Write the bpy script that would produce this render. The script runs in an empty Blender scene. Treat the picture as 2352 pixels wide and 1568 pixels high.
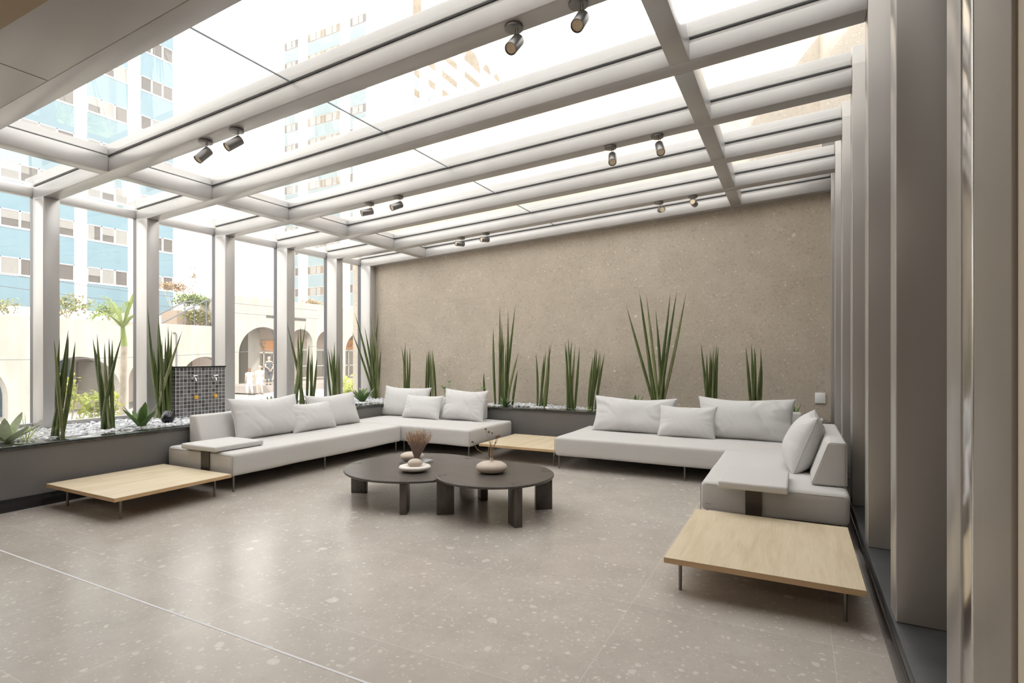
import bpy, bmesh, math, random
from mathutils import Vector, Matrix, noise, Euler
random.seed(11)
S = bpy.context.scene
PI = math.pi

# ------------------------------------------------------------------ camera
YAW = math.atan2(654, 1254)
cam_d = bpy.data.cameras.new('camera')
cam = bpy.data.objects.new('camera', cam_d)
S.collection.objects.link(cam)
cam.location = (0, 0, 1.5)
cam.rotation_euler = (PI / 2, 0, YAW)
cam_d.sensor_width = 36
cam_d.lens = 36 * 1254 / 2352
cam_d.shift_y = 35 / 2352
cam_d.clip_end = 600
S.camera = cam
S.view_settings.view_transform = 'Standard'
S.view_settings.look = 'None'
S.view_settings.gamma = 1
S.view_settings.exposure = 1.6
S.view_settings.use_curve_mapping = False

# ------------------------------------------------------------------ world: bright hazy sky
w = bpy.data.worlds.new('sky')
S.world = w
w.use_nodes = True
nt = w.node_tree
bg = nt.nodes['Background']
tc = nt.nodes.new('ShaderNodeTexCoord')
sep = nt.nodes.new('ShaderNodeSeparateXYZ')
ramp = nt.nodes.new('ShaderNodeValToRGB')
nt.links.new(tc.outputs['Generated'], sep.inputs[0])
nt.links.new(sep.outputs['Z'], ramp.inputs[0])
ramp.color_ramp.elements[0].position = 0.0
ramp.color_ramp.elements[0].color = (1.0, 0.945, 0.87, 1)
ramp.color_ramp.elements[1].position = 0.6
ramp.color_ramp.elements[1].color = (0.985, 0.965, 0.955, 1)
nt.links.new(ramp.outputs[0], bg.inputs['Color'])
bg.inputs['Strength'].default_value = 1.35

def lamp(kind, name, loc, energy, color=(1, 1, 1), rot=(0, 0, 0), **kw):
    d = bpy.data.lights.new(name, kind)
    d.energy = energy
    d.color = color
    for k, v in kw.items():
        setattr(d, k, v)
    o = bpy.data.objects.new(name, d)
    S.collection.objects.link(o)
    o.location = loc
    o.rotation_euler = rot
    return o
# hazy afternoon sun from behind the host building: lights the street and towers only
sd = Vector((-0.52, 0.62, -0.62)).normalized()
sun = lamp('SUN', 'sun', (0, 0, 30), 2.0, (1.0, 0.96, 0.90), angle=math.radians(2.5))
sun.rotation_euler = sd.to_track_quat('-Z', 'Y').to_euler()
# unseen fill lights added behind the camera for warm light from the lobby
for lx in (-6.2, -3.6, -1.2):
    lamp('AREA', 'lobby_fill_light', (lx, -1.6, 3.3), 9, (1.0, 0.88, 0.74), shape='RECTANGLE', size=1.2, size_y=1.6)

# ------------------------------------------------------------------ materials
def mat(name, col=(.5, .5, .5), rough=.6, metal=0.0, spec=.5):
    m = bpy.data.materials.new(name)
    m.use_nodes = True
    b = m.node_tree.nodes['Principled BSDF']
    b.inputs['Base Color'].default_value = (*col, 1)
    b.inputs['Roughness'].default_value = rough
    b.inputs['Metallic'].default_value = metal
    b.inputs['Specular IOR Level'].default_value = spec
    return m

def N(m, t, **kw):
    n = m.node_tree.nodes.new(t)
    for k, v in kw.items():
        setattr(n, k, v)
    return n

def L(m, a, b):
    m.node_tree.links.new(a, b)

def obj_coord(m, scale=(1, 1, 1)):
    t = N(m, 'ShaderNodeNewGeometry')
    mp = N(m, 'ShaderNodeMapping')
    mp.inputs['Scale'].default_value = scale
    L(m, t.outputs['Position'], mp.inputs[0])
    return mp.outputs[0]

def ramp_node(m, stops):
    r = N(m, 'ShaderNodeValToRGB')
    e = r.color_ramp.elements
    while len(e) < len(stops):
        e.new(0.5)
    for i, (p, c) in enumerate(stops):
        e[i].position = p
        e[i].color = (*c, 1) if len(c) == 3 else c
    return r

def mixc(m, fac, a, b, mode='MIX'):
    x = N(m, 'ShaderNodeMix', data_type='RGBA', blend_type=mode)
    for sock, v in ((x.inputs[0], fac), (x.inputs[6], a), (x.inputs[7], b)):
        if hasattr(v, 'links'):
            L(m, v, sock)
        else:
            sock.default_value = v if isinstance(v, (int, float)) else (*v, 1)
    return x.outputs[2]

def noisy(name, c1, c2, scale, rough=.6, metal=0.0, bump=0.0, bscale=None, stretch=(1, 1, 1), spec=.5, detail=6):
    m = mat(name, c1, rough, metal, spec)
    b = m.node_tree.nodes['Principled BSDF']
    co = obj_coord(m, stretch)
    n = N(m, 'ShaderNodeTexNoise')
    n.inputs['Scale'].default_value = scale
    n.inputs['Detail'].default_value = detail
    L(m, co, n.inputs['Vector'])
    r = ramp_node(m, [(.32, c1), (.68, c2)])
    L(m, n.outputs['Fac'], r.inputs[0])
    L(m, r.outputs[0], b.inputs['Base Color'])
    if bump:
        n2 = N(m, 'ShaderNodeTexNoise')
        n2.inputs['Scale'].default_value = bscale or scale * 4
        n2.inputs['Detail'].default_value = 4
        L(m, co, n2.inputs['Vector'])
        bp = N(m, 'ShaderNodeBump')
        bp.inputs['Strength'].default_value = bump
        bp.inputs['Distance'].default_value = .01
        L(m, n2.outputs['Fac'], bp.inputs['Height'])
        L(m, bp.outputs[0], b.inputs['Normal'])
    return m

def line_mask(m, comp, period, offset, width):
    """1 on thin joint lines of a regular grid along one coordinate"""
    a = N(m, 'ShaderNodeMath', operation='SUBTRACT'); L(m, comp, a.inputs[0]); a.inputs[1].default_value = offset - width / 2
    b = N(m, 'ShaderNodeMath', operation='DIVIDE'); L(m, a.outputs[0], b.inputs[0]); b.inputs[1].default_value = period
    f = N(m, 'ShaderNodeMath', operation='FRACT'); L(m, b.outputs[0], f.inputs[0])
    l = N(m, 'ShaderNodeMath', operation='LESS_THAN'); L(m, f.outputs[0], l.inputs[0]); l.inputs[1].default_value = width / period
    return l.outputs[0]

def tile_tone(m, comps, amount=.06):
    """a slight random tone per tile"""
    v = N(m, 'ShaderNodeCombineXYZ')
    for i, (comp, period, off) in enumerate(comps):
        a = N(m, 'ShaderNodeMath', operation='SUBTRACT'); L(m, comp, a.inputs[0]); a.inputs[1].default_value = off
        b = N(m, 'ShaderNodeMath', operation='DIVIDE'); L(m, a.outputs[0], b.inputs[0]); b.inputs[1].default_value = period
        f = N(m, 'ShaderNodeMath', operation='FLOOR'); L(m, b.outputs[0], f.inputs[0])
        L(m, f.outputs[0], v.inputs[i])
    wn = N(m, 'ShaderNodeTexWhiteNoise', noise_dimensions='3D')
    L(m, v.outputs[0], wn.inputs['Vector'])
    mr = N(m, 'ShaderNodeMapRange')
    mr.inputs['To Min'].default_value = 1 - amount
    mr.inputs['To Max'].default_value = 1 + amount
    L(m, wn.outputs['Value'], mr.inputs['Value'])
    return mr.outputs[0]

def ceppo(name, base1, base2, chip, grid, rough, chips=.62, joint=(.62, .58, .53), dd=.04, speck=.3):
    """ceppo stone: warm grey ground with pale pebbles and shell-like chips, tile joints"""
    m = mat(name, base1, rough)
    b = m.node_tree.nodes['Principled BSDF']
    co = obj_coord(m)
    n = N(m, 'ShaderNodeTexNoise'); n.inputs['Scale'].default_value = 2.2; n.inputs['Detail'].default_value = 9; n.inputs['Roughness'].default_value = .68
    L(m, co, n.inputs['Vector'])
    r = ramp_node(m, [(.3, base1), (.7, base2)]); L(m, n.outputs['Fac'], r.inputs[0])
    col = r.outputs[0]
    # distort lookup so chips are irregular
    nd = N(m, 'ShaderNodeTexNoise'); nd.inputs['Scale'].default_value = 11; nd.inputs['Detail'].default_value = 2
    L(m, co, nd.inputs['Vector'])
    va = N(m, 'ShaderNodeVectorMath', operation='MULTIPLY_ADD')
    L(m, nd.outputs['Color'], va.inputs[0]); va.inputs[1].default_value = (.042, .042, .042); L(m, co, va.inputs[2])
    for sc, thr, dens, amt in ((8, .13, .88, .60), (15, .14, .80, .55), (28, .17, .74, .50), (55, .20, .66, .38), (21, .12, .82, .75)):
        v = N(m, 'ShaderNodeTexVoronoi'); v.inputs['Scale'].default_value = sc; v.inputs['Randomness'].default_value = 1
        L(m, va.outputs[0], v.inputs['Vector'])
        sc_ = N(m, 'ShaderNodeSeparateColor'); L(m, v.outputs['Color'], sc_.inputs[0])
        g = N(m, 'ShaderNodeMath', operation='GREATER_THAN'); L(m, sc_.outputs[0], g.inputs[0]); g.inputs[1].default_value = dens - dd
        sz = N(m, 'ShaderNodeMath', operation='MULTIPLY'); L(m, sc_.outputs[1], sz.inputs[0]); sz.inputs[1].default_value = thr * 2.0
        mr = N(m, 'ShaderNodeMapRange'); L(m, v.outputs['Distance'], mr.inputs['Value'])
        L(m, sz.outputs[0], mr.inputs['From Min'])
        ad = N(m, 'ShaderNodeMath', operation='ADD'); L(m, sz.outputs[0], ad.inputs[0]); ad.inputs[1].default_value = .05
        L(m, ad.outputs[0], mr.inputs['From Max'])
        mr.inputs['To Min'].default_value = amt; mr.inputs['To Max'].default_value = 0
        k = N(m, 'ShaderNodeMath', operation='MULTIPLY'); L(m, g.outputs[0], k.inputs[0]); L(m, mr.outputs[0], k.inputs[1])
        k2 = N(m, 'ShaderNodeMath', operation='MULTIPLY'); L(m, k.outputs[0], k2.inputs[0]); k2.inputs[1].default_value = chips
        col = mixc(m, k2.outputs[0], col, chip)
    # small dark specks
    nz = N(m, 'ShaderNodeTexNoise'); nz.inputs['Scale'].default_value = 26; nz.inputs['Detail'].default_value = 3
    L(m, co, nz.inputs['Vector'])
    rz = ramp_node(m, [(.30, (.80, .79, .78)), (.44, (1, 1, 1))]); L(m, nz.outputs['Fac'], rz.inputs[0])
    col = mixc(m, speck, col, rz.outputs[0], 'MULTIPLY')
    sp = N(m, 'ShaderNodeSeparateXYZ'); g_ = N(m, 'ShaderNodeNewGeometry'); L(m, g_.outputs['Position'], sp.inputs[0])
    comps = [(sp.outputs['XYZ'.index(ax)], p, o) for ax, p, o in grid]
    tone = tile_tone(m, comps, .035)
    tc_ = N(m, 'ShaderNodeCombineColor')
    for i in range(3):
        L(m, tone, tc_.inputs[i])
    col = mixc(m, 1.0, col, tc_.outputs[0], 'MULTIPLY')
    masks = [line_mask(m, c, p, o, .0035) for c, p, o in comps]
    mx = N(m, 'ShaderNodeMath', operation='MAXIMUM'); L(m, masks[0], mx.inputs[0]); L(m, masks[1], mx.inputs[1])
    mk = N(m, 'ShaderNodeMath', operation='MULTIPLY'); L(m, mx.outputs[0], mk.inputs[0]); mk.inputs[1].default_value = .55
    col = mixc(m, mk.outputs[0], col, joint)
    L(m, col, b.inputs['Base Color'])
    return m

M = {}
M['floor'] = ceppo('ceppo_floor', (.395, .355, .32), (.48, .437, .392), (.84, .80, .76), [('X', 1.055, -3.0), ('Y', 1.052, 2.237)], .25, chips=.5)
M['backwall'] = ceppo('ceppo_wall', (.51, .44, .355), (.61, .53, .435), (.86, .80, .72), [('X', 1.087, -2.043), ('Z', 1.125, 1.555)], .62, chips=1.0, joint=(.66, .60, .52), dd=.14, speck=.9)
M['frame'] = noisy('satin_grey_aluminium', (.50, .485, .475), (.54, .525, .515), 3, .32, .30, stretch=(1, 1, .3))
M['fin'] = noisy('satin_aluminium_shaded', (.42, .40, .38), (.45, .43, .41), 3, .34, .4, stretch=(1, 1, .3))  # frame aluminium darkened: shade on the right posts is put into the colour
M['gasket'] = mat('black_rubber_gasket', (.02, .02, .022), .5)
M['darkframe'] = mat('dark_window_profile', (.10, .10, .11), .35, .4)
M['planter'] = noisy('grey_painted_panel', (.145, .138, .133), (.16, .152, .147), 2, .42, 0, spec=.4)
M['granite'] = noisy('polished_black_granite', (.018, .02, .019), (.045, .048, .045), 60, .06, 0, spec=.8)
M['blackbase'] = mat('black_gloss_skirting', (.014, .014, .016), .16)
M['ledge'] = noisy('dark_slate_ledge', (.035, .038, .04), (.06, .062, .065), 6, .35)
M['taupe'] = noisy('taupe_metal_panel', (.29, .26, .225), (.32, .285, .25), 2, .45, .1)
M['cream'] = mat('cream_painted_wall', (.62, .54, .43), .6)
M['polish'] = mat('polished_steel_trim', (.62, .60, .58), .16, .9)
M['soffit'] = noisy('grey_soffit_panel', (.36, .335, .31), (.40, .37, .345), 1.2, .38, .35)
M['brown'] = mat('brown_lobby_ceiling', (.30, .21, .11), .55)
M['soil'] = noisy('planting_soil', (.05, .04, .03), (.10, .08, .06), 20, .9)
M['fabric'] = noisy('light_grey_linen', (.555, .54, .525), (.60, .585, .57), 160, .92, 0, .35, 420, detail=3, spec=.2)
M['cushion'] = noisy('pale_grey_cushion_linen', (.585, .575, .57), (.64, .63, .625), 120, .92, 0, .3, 380, detail=3, spec=.2)
M['piping'] = mat('sofa_seam_piping', (.40, .385, .37), .9)
M['legmetal'] = mat('brushed_bronze_leg', (.20, .185, .165), .35, .7)
M['strap'] = mat('dark_bronze_strap', (.085, .075, .062), .38, .5)
M['darkwood'] = noisy('ebonised_oak', (.066, .056, .050), (.10, .086, .078), 7, .28, 0, .12, 30, stretch=(1, 6, 1))
M['stone_beige'] = noisy('matte_beige_ceramic', (.50, .42, .35), (.56, .475, .40), 8, .55)
M['stone_white'] = noisy('matte_white_ceramic', (.72, .67, .62), (.78, .735, .69), 8, .55)
M['book'] = mat('grey_book_cover', (.34, .35, .37), .35)
M['paper'] = mat('book_pages', (.70, .69, .66), .8)
M['drygrass'] = noisy('dried_grass_stem', (.30, .22, .19), (.44, .34, .31), 40, .9)
M['dryhead'] = noisy('dried_grass_plume', (.46, .28, .14), (.60, .42, .26), 60, .95)
M['drystem'] = noisy('dried_flower_stem', (.33, .22, .10), (.44, .31, .16), 40, .9)
M['dryflower'] = noisy('dried_flower_head', (.16, .09, .05), (.28, .17, .09), 60, .95)
M['spotmetal'] = mat('graphite_spotlight_body', (.24, .23, .225), .34, .7)
M['lens'] = noisy('frosted_lamp_lens', (.84, .66, .43), (.92, .80, .60), 60, .3)
M['blackgloss'] = mat('black_gloss_fixture', (.012, .012, .014), .08)
M['chrome'] = mat('chrome_tap', (.85, .85, .87), .08, 1.0)
M['yellow'] = mat('yellow_tap_knob', (.85, .45, .03), .35)
M['white'] = mat('white_plastic', (.95, .95, .94), .4)
M['white_paint'] = noisy('white_painted_render', (.80, .80, .79), (.86, .86, .85), .6, .8)
M['blue'] = noisy('blue_spandrel_panel', (.12, .195, .235), (.135, .21, .25), .7, .6)
M['paleblue'] = noisy('pale_blue_spandrel', (.15, .195, .205), (.165, .215, .225), .7, .6)
M['lilac'] = mat('lilac_spandrel', (.19, .20, .235), .6)
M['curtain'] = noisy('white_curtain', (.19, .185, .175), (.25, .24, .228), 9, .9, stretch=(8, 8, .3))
M['windark'] = mat('dark_window_interior', (.075, .065, .058), .2)
M['wintan'] = noisy('tan_window_interior', (.13, .095, .055), (.18, .14, .09), 1.2, .6)
M['concrete'] = noisy('board_marked_concrete', (.28, .26, .23), (.35, .33, .295), .8, .85, 0, .15, 6, stretch=(1, 2.5, .6))
M['concsmooth'] = noisy('smooth_concrete', (.36, .33, .28), (.42, .38, .33), 1, .85)  # plain concrete tone for the arcade ceiling and wall joints
M['pinkwall'] = mat('pinkish_render', (.55, .46, .40), .85)
M['teal'] = mat('teal_shutter', (.035, .09, .12), .5)
M['shopdark'] = mat('shop_glass', (.20, .18, .14), .15)
M['shopframe'] = mat('white_door_frame', (.72, .70, .64), .5)
M['orange'] = mat('orange_sign_panel', (.72, .34, .13), .6)
M['signletter'] = mat('grey_brown_sign_letter', (.42, .24, .14), .6)
M['signphoto'] = noisy('brown_sign_picture', (.25, .13, .07), (.62, .45, .28), 3.5, .6)
M['slot'] = mat('grey_wall_slot', (.06, .055, .05), .8)
M['street'] = noisy('pale_paving', (.30, .28, .255), (.37, .35, .32), .5, .85)
M['kerb'] = noisy('sidewalk_stone', (.22, .19, .17), (.28, .25, .225), .8, .85)
M['rail'] = mat('grey_handrail', (.10, .105, .115), .6, 0)
M['terracotta'] = mat('terracotta_planter_edge', (.26, .20, .155), .8)
M['cable'] = mat('dark_cable', (.10, .10, .11), .7)
M['bark'] = noisy('pale_bark', (.32, .27, .21), (.46, .40, .33), 6, .9)
M['skin'] = mat('skin', (.50, .29, .20), .55)
M['hair'] = mat('brown_hair', (.13, .07, .04), .7)
M['greyhair'] = mat('grey_hair', (.35, .31, .28), .7)
M['whitecloth'] = mat('white_cloth', (.80, .80, .78), .9)
M['greycloth'] = mat('charcoal_cloth', (.065, .068, .075), .9)
M['shoe'] = mat('dark_shoe', (.06, .045, .04), .6)

def leafmat(name, c1, c2, scale=9, trans=.25):
    m = noisy(name, c1, c2, scale, .5)
    b = m.node_tree.nodes['Principled BSDF']
    out = m.node_tree.nodes['Material Output']
    tr = N(m, 'ShaderNodeBsdfTranslucent')
    tr.inputs['Color'].default_value = (*[min(1, x * 1.6) for x in c2], 1)
    mx = N(m, 'ShaderNodeMixShader'); mx.inputs[0].default_value = trans
    L(m, b.outputs[0], mx.inputs[1]); L(m, tr.outputs[0], mx.inputs[2]); L(m, mx.outputs[0], out.inputs['Surface'])
    return m
M['snake'] = noisy('snake_plant_leaf', (.035, .066, .016), (.135, .165, .05), 26, .38, 0, 0, None, (1.6, 1.6, .12))
M['snakebase'] = noisy('snake_plant_pale_leaf', (.11, .14, .05), (.30, .31, .15), 30, .4, 0, 0, None, (1.6, 1.6, .12))
M['agave'] = leafmat('silver_green_agave', (.21, .28, .15), (.44, .49, .33), 7, .12)
M['agave2'] = leafmat('deep_green_agave', (.06, .13, .035), (.13, .22, .06), 9, .1)
M['limegrass'] = leafmat('lime_grass', (.30, .38, .06), (.50, .55, .15))
M['leafgreen'] = leafmat('fresh_green_leaf', (.10, .26, .04), (.18, .38, .07))
M['shrub_lime'] = leafmat('lime_shrub_leaf', (.22, .30, .04), (.46, .48, .10), 3)
M['shrub_mid'] = leafmat('mid_green_shrub', (.11, .18, .045), (.26, .31, .11), 2)
M['shrub_dry'] = leafmat('dry_olive_shrub', (.17, .18, .06), (.36, .34, .16), 2)
M['shrub_flower'] = leafmat('pink_flowering_shrub', (.30, .17, .13), (.42, .33, .20), 3)
M['palm'] = leafmat('palm_frond', (.17, .26, .05), (.36, .42, .14), 2)

def glassmat(name, tint, dust):
    m = bpy.data.materials.new(name); m.use_nodes = True
    nt = m.node_tree; nt.nodes.remove(nt.nodes['Principled BSDF']); out = nt.nodes['Material Output']
    t = nt.nodes.new('ShaderNodeBsdfTransparent'); t.inputs[0].default_value = (*tint, 1)
    # a film of dust on the outside catches the daylight
    du = nt.nodes.new('ShaderNodeBsdfTranslucent'); du.inputs[0].default_value = (.9, .9, .88, 1)
    dm = nt.nodes.new('ShaderNodeMixShader'); dm.inputs[0].default_value = dust
    nt.links.new(t.outputs[0], dm.inputs[1]); nt.links.new(du.outputs[0], dm.inputs[2]); t = dm
    g = nt.nodes.new('ShaderNodeBsdfGlossy'); g.inputs['Roughness'].default_value = 0.0; g.inputs['Color'].default_value = (1, 1, 1, 1)
    # thin pane: the same Schlick curve from either side
    lw = nt.nodes.new('ShaderNodeLayerWeight'); lw.inputs['Blend'].default_value = .5
    pw = nt.nodes.new('ShaderNodeMath'); pw.operation = 'POWER'; nt.links.new(lw.outputs['Facing'], pw.inputs[0]); pw.inputs[1].default_value = 4.2
    f = nt.nodes.new('ShaderNodeMath'); f.operation = 'MULTIPLY_ADD'; nt.links.new(pw.outputs[0], f.inputs[0]); f.inputs[1].default_value = .92; f.inputs[2].default_value = .07
    x = nt.nodes.new('ShaderNodeMixShader')
    nt.links.new(f.outputs[0], x.inputs[0]); nt.links.new(t.outputs[0], x.inputs[1]); nt.links.new(g.outputs[0], x.inputs[2])
    nt.links.new(x.outputs[0], out.inputs['Surface'])
    return m
M['glass'] = glassmat('roof_glass', (.955, .975, .97), .085)
M['wglass'] = glassmat('window_glass', (.965, .98, .975), .04)

def woodmat():
    m = mat('light_oak_laminate', (.6, .45, .28), .42)
    b = m.node_tree.nodes['Principled BSDF']
    co = obj_coord(m, (5.5, .75, 5.5))
    n = N(m, 'ShaderNodeTexNoise'); n.inputs['Scale'].default_value = 1.6; n.inputs['Detail'].default_value = 5; n.inputs['Distortion'].default_value = 1.0
    L(m, co, n.inputs['Vector'])
    co2 = obj_coord(m, (60, 3.0, 60))
    n2 = N(m, 'ShaderNodeTexNoise'); n2.inputs['Scale'].default_value = 1.5; n2.inputs['Detail'].default_value = 3
    L(m, co2, n2.inputs['Vector'])
    r = ramp_node(m, [(.3, (.57, .465, .315)), (.5, (.64, .54, .385)), (.72, (.68, .585, .43))]); L(m, n.outputs['Fac'], r.inputs[0])
    r2 = ramp_node(m, [(.3, (.90, .88, .85)), (.6, (1, 1, 1))]); L(m, n2.outputs['Fac'], r2.inputs[0])
    L(m, mixc(m, .8, r.outputs[0], r2.outputs[0], 'MULTIPLY'), b.inputs['Base Color'])
    return m
M['oak'] = woodmat()
M['oakedge'] = noisy('oak_edge_band', (.50, .33, .17), (.58, .40, .23), 3, .45, stretch=(1, 1, 8))

def mosaic():
    m = mat('black_mosaic_tiles', (.02, .02, .025), .12)
    b = m.node_tree.nodes['Principled BSDF']
    g = N(m, 'ShaderNodeNewGeometry'); sp = N(m, 'ShaderNodeSeparateXYZ'); L(m, g.outputs['Position'], sp.inputs[0])
    a = line_mask(m, sp.outputs[1], .0533, 4.627, .0058); c = line_mask(m, sp.outputs[2], .0533, 1.345, .0058)
    d = line_mask(m, sp.outputs[0], .0533, -7.75, .0058)
    # grout follows the two axes lying in each face
    nrm = N(m, 'ShaderNodeSeparateXYZ'); L(m, g.outputs['Normal'], nrm.inputs[0])
    ab = N(m, 'ShaderNodeMath', operation='ABSOLUTE'); L(m, nrm.outputs[1], ab.inputs[0])
    sel = N(m, 'ShaderNodeMix', data_type='FLOAT'); L(m, ab.outputs[0], sel.inputs[0]); L(m, a, sel.inputs[2]); L(m, d, sel.inputs[3])
    mx = N(m, 'ShaderNodeMath', operation='MAXIMUM'); L(m, sel.outputs[0], mx.inputs[0]); L(m, c, mx.inputs[1])
    tone = tile_tone(m, [(sp.outputs[1], .0533, 4.627), (sp.outputs[2], .0533, 1.345)], .5)
    cc = N(m, 'ShaderNodeCombineColor')
    for i in range(3):
        L(m, tone, cc.inputs[i])
    dark = mixc(m, 1.0, (.125, .12, .13), cc.outputs[0], 'MULTIPLY')
    L(m, mixc(m, mx.outputs[0], dark, (.66, .66, .60)), b.inputs['Base Color'])
    rr = N(m, 'ShaderNodeMapRange'); L(m, mx.outputs[0], rr.inputs['Value']); rr.inputs['To Min'].default_value = .15; rr.inputs['To Max'].default_value = .8
    L(m, rr.outputs[0], b.inputs['Roughness'])
    return m
M['mosaic'] = mosaic()

# ------------------------------------------------------------------ mesh helpers
class MB:
    def __init__(s):
        s.v = []; s.f = []
    def add(s, vs, fs):
        k = len(s.v)
        s.v += [tuple(p) for p in vs]
        s.f += [tuple(i + k for i in f) for f in fs]
        return s
    def box(s, x0, x1, y0, y1, z0, z1):
        x0, x1 = sorted((x0, x1)); y0, y1 = sorted((y0, y1)); z0, z1 = sorted((z0, z1))
        vs = [(x, y, z) for z in (z0, z1) for y in (y0, y1) for x in (x0, x1)]
        return s.add(vs, [(0, 2, 3, 1), (4, 5, 7, 6), (0, 1, 5, 4), (2, 6, 7, 3), (0, 4, 6, 2), (1, 3, 7, 5)])
    def hexa(s, p):
        """8 points: bottom 4 counter-clockwise, top 4 counter-clockwise"""
        return s.add(p, [(3, 2, 1, 0), (4, 5, 6, 7), (0, 1, 5, 4), (1, 2, 6, 5), (2, 3, 7, 6), (3, 0, 4, 7)])
    def prism(s, poly, axis, a, b):
        """poly: list of 2d points, extruded along axis from a to b"""
        def P(p, t):
            if axis == 'x': return (t, p[0], p[1])
            if axis == 'y': return (p[0], t, p[1])
            return (p[0], p[1], t)
        n = len(poly)
        vs = [P(p, a) for p in poly] + [P(p, b) for p in poly]
        fs = [tuple(range(n)), tuple(range(2 * n - 1, n - 1, -1))]
        fs += [(i, i + n, (i + 1) % n + n, (i + 1) % n) for i in range(n)]
        return s.add(vs, fs)
    def tube(s, path, rad, n=8, flat=1.0, cap=True):
        pts = [Vector(p) for p in path]
        rs = rad if isinstance(rad, (list, tuple)) else [rad] * len(pts)
        vs = []; fs = []
        up = None
        for i, p in enumerate(pts):
            t = (pts[min(i + 1, len(pts) - 1)] - pts[max(i - 1, 0)]).normalized()
            if up is None:
                up = Vector((0, 0, 1)) if abs(t.z) < .9 else Vector((1, 0, 0))
            a = (up - t * up.dot(t)).normalized(); b = t.cross(a); up = a
            for k in range(n):
                an = 2 * PI * k / n
                vs.append(p + (a * math.cos(an) + b * math.sin(an) * flat) * rs[i])
        for i in range(len(pts) - 1):
            for k in range(n):
                fs.append((i * n + k, i * n + (k + 1) % n, (i + 1) * n + (k + 1) % n, (i + 1) * n + k))
        if cap:
            fs.append(tuple(range(n - 1, -1, -1))); m_ = (len(pts) - 1) * n
            fs.append(tuple(range(m_, m_ + n)))
        return s.add(vs, fs)
    def cyl(s, p0, p1, r0, r1=None, n=20):
        return s.tube([p0, p1], [r0, r0 if r1 is None else r1], n)
    def spin(s, p0, d, prof, n=32):
        """rings (distance along d, radius) about the axis from p0 along d"""
        d = Vector(d).normalized(); p0 = Vector(p0)
        up = Vector((0, 0, 1)) if abs(d.z) < .9 else Vector((1, 0, 0))
        a = (up - d * up.dot(d)).normalized(); b = d.cross(a)
        vs = [p0 + d * t + (a * math.cos(2 * PI * k / n) + b * math.sin(2 * PI * k / n)) * r for t, r in prof for k in range(n)]
        fs = []
        for i in range(len(prof) - 1):
            for k in range(n):
                fs.append((i * n + k, i * n + (k + 1) % n, (i + 1) * n + (k + 1) % n, (i + 1) * n + k))
        fs.append(tuple(range(n - 1, -1, -1))); q = (len(prof) - 1) * n
        fs.append(tuple(range(q, q + n)))
        return s.add(vs, fs)
    def lathe(s, prof, c=(0, 0, 0), n=40, sx=1, sy=1, wob=0):
        vs = []; fs = []
        for i, (r, z) in enumerate(prof):
            for k in range(n):
                a = 2 * PI * k / n
                q = 1 + wob * math.sin(2 * a + .6) + wob * .6 * math.sin(3 * a + 2)
                vs.append((c[0] + r * sx * q * math.cos(a), c[1] + r * sy * q * math.sin(a), c[2] + z))
        for i in range(len(prof) - 1):
            for k in range(n):
                fs.append((i * n + k, i * n + (k + 1) % n, (i + 1) * n + (k + 1) % n, (i + 1) * n + k))
        fs.append(tuple(range(n - 1, -1, -1))); q = (len(prof) - 1) * n
        fs.append(tuple(range(q, q + n)))
        return s.add(vs, fs)
    def ball(s, c, r, n=14, m=9):
        rx, ry, rz = r if isinstance(r, (tuple, list)) else (r, r, r)
        prof = [(math.sin(PI * i / m), -math.cos(PI * i / m)) for i in range(m + 1)]
        vs = []; fs = []
        for i in range(m + 1):
            q = max(prof[i][0], .02)
            for k in range(n):
                a = 2 * PI * k / n
                vs.append((c[0] + rx * q * math.cos(a), c[1] + ry * q * math.sin(a), c[2] + rz * prof[i][1]))
        for i in range(m):
            for k in range(n):
                fs.append((i * n + k, i * n + (k + 1) % n, (i + 1) * n + (k + 1) % n, (i + 1) * n + k))
        fs.append(tuple(range(n - 1, -1, -1))); fs.append(tuple(range(m * n, m * n + n)))
        return s.add(vs, fs)
    def leaf(s, base, tip, width, bend=0.0, fold=.15, seg=4, side=None):
        """a pointed, slightly channelled blade from base to tip"""
        b = Vector(base); t = Vector(tip); d = (t - b); ln = d.length; d.normalize()
        sd_ = Vector(side) if side else d.cross(Vector((0, 0, 1)))
        if sd_.length < .05: sd_ = Vector((random.uniform(-1, 1), random.uniform(-1, 1), 0))
        sd_.normalize(); nn = sd_.cross(d).normalized()
        vs = []; fs = []
        for i in range(seg + 1):
            q = i / seg
            wd = width * (math.sin(PI * min(1, q * .86 + .14)) ** .7) * .5 if i < seg else width * .01
            p = b + d * ln * q + nn * (bend * ln * math.sin(PI * q * .5) ** 2) * -1 + Vector((0, 0, 1)) * 0
            vs += [p - sd_ * wd + nn * fold * wd, p, p + sd_ * wd + nn * fold * wd]
        for i in range(seg):
            a = i * 3
            fs += [(a, a + 1, a + 4, a + 3), (a + 1, a + 2, a + 5, a + 4)]
        return s.add(vs, fs)
    def build(s, name, m, parent=None, smooth=False, bevel=0, bseg=2, autos=None, loc=None, rot=None, world=True):
        me = bpy.data.meshes.new(name)
        vs = s.v
        if parent is not None and world:
            root = parent
            while root.parent is not None: root = root.parent
            inv = INV.get(root.name)
            if inv is not None:
                vs = [tuple(inv @ Vector(p)) for p in vs]
        me.from_pydata(vs, [], s.f)
        bm = bmesh.new(); bm.from_mesh(me)
        bmesh.ops.recalc_face_normals(bm, faces=bm.faces)
        if bevel:
            es = [e for e in bm.edges if len(e.link_faces) == 2 and e.calc_face_angle(0) > .5]
            for f_ in bm.faces: f_.smooth = False
            rb_ = bmesh.ops.bevel(bm, geom=es, offset=bevel, segments=bseg, profile=.5, affect='EDGES', clamp_overlap=True)
            for f_ in rb_['faces']: f_.smooth = True
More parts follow.
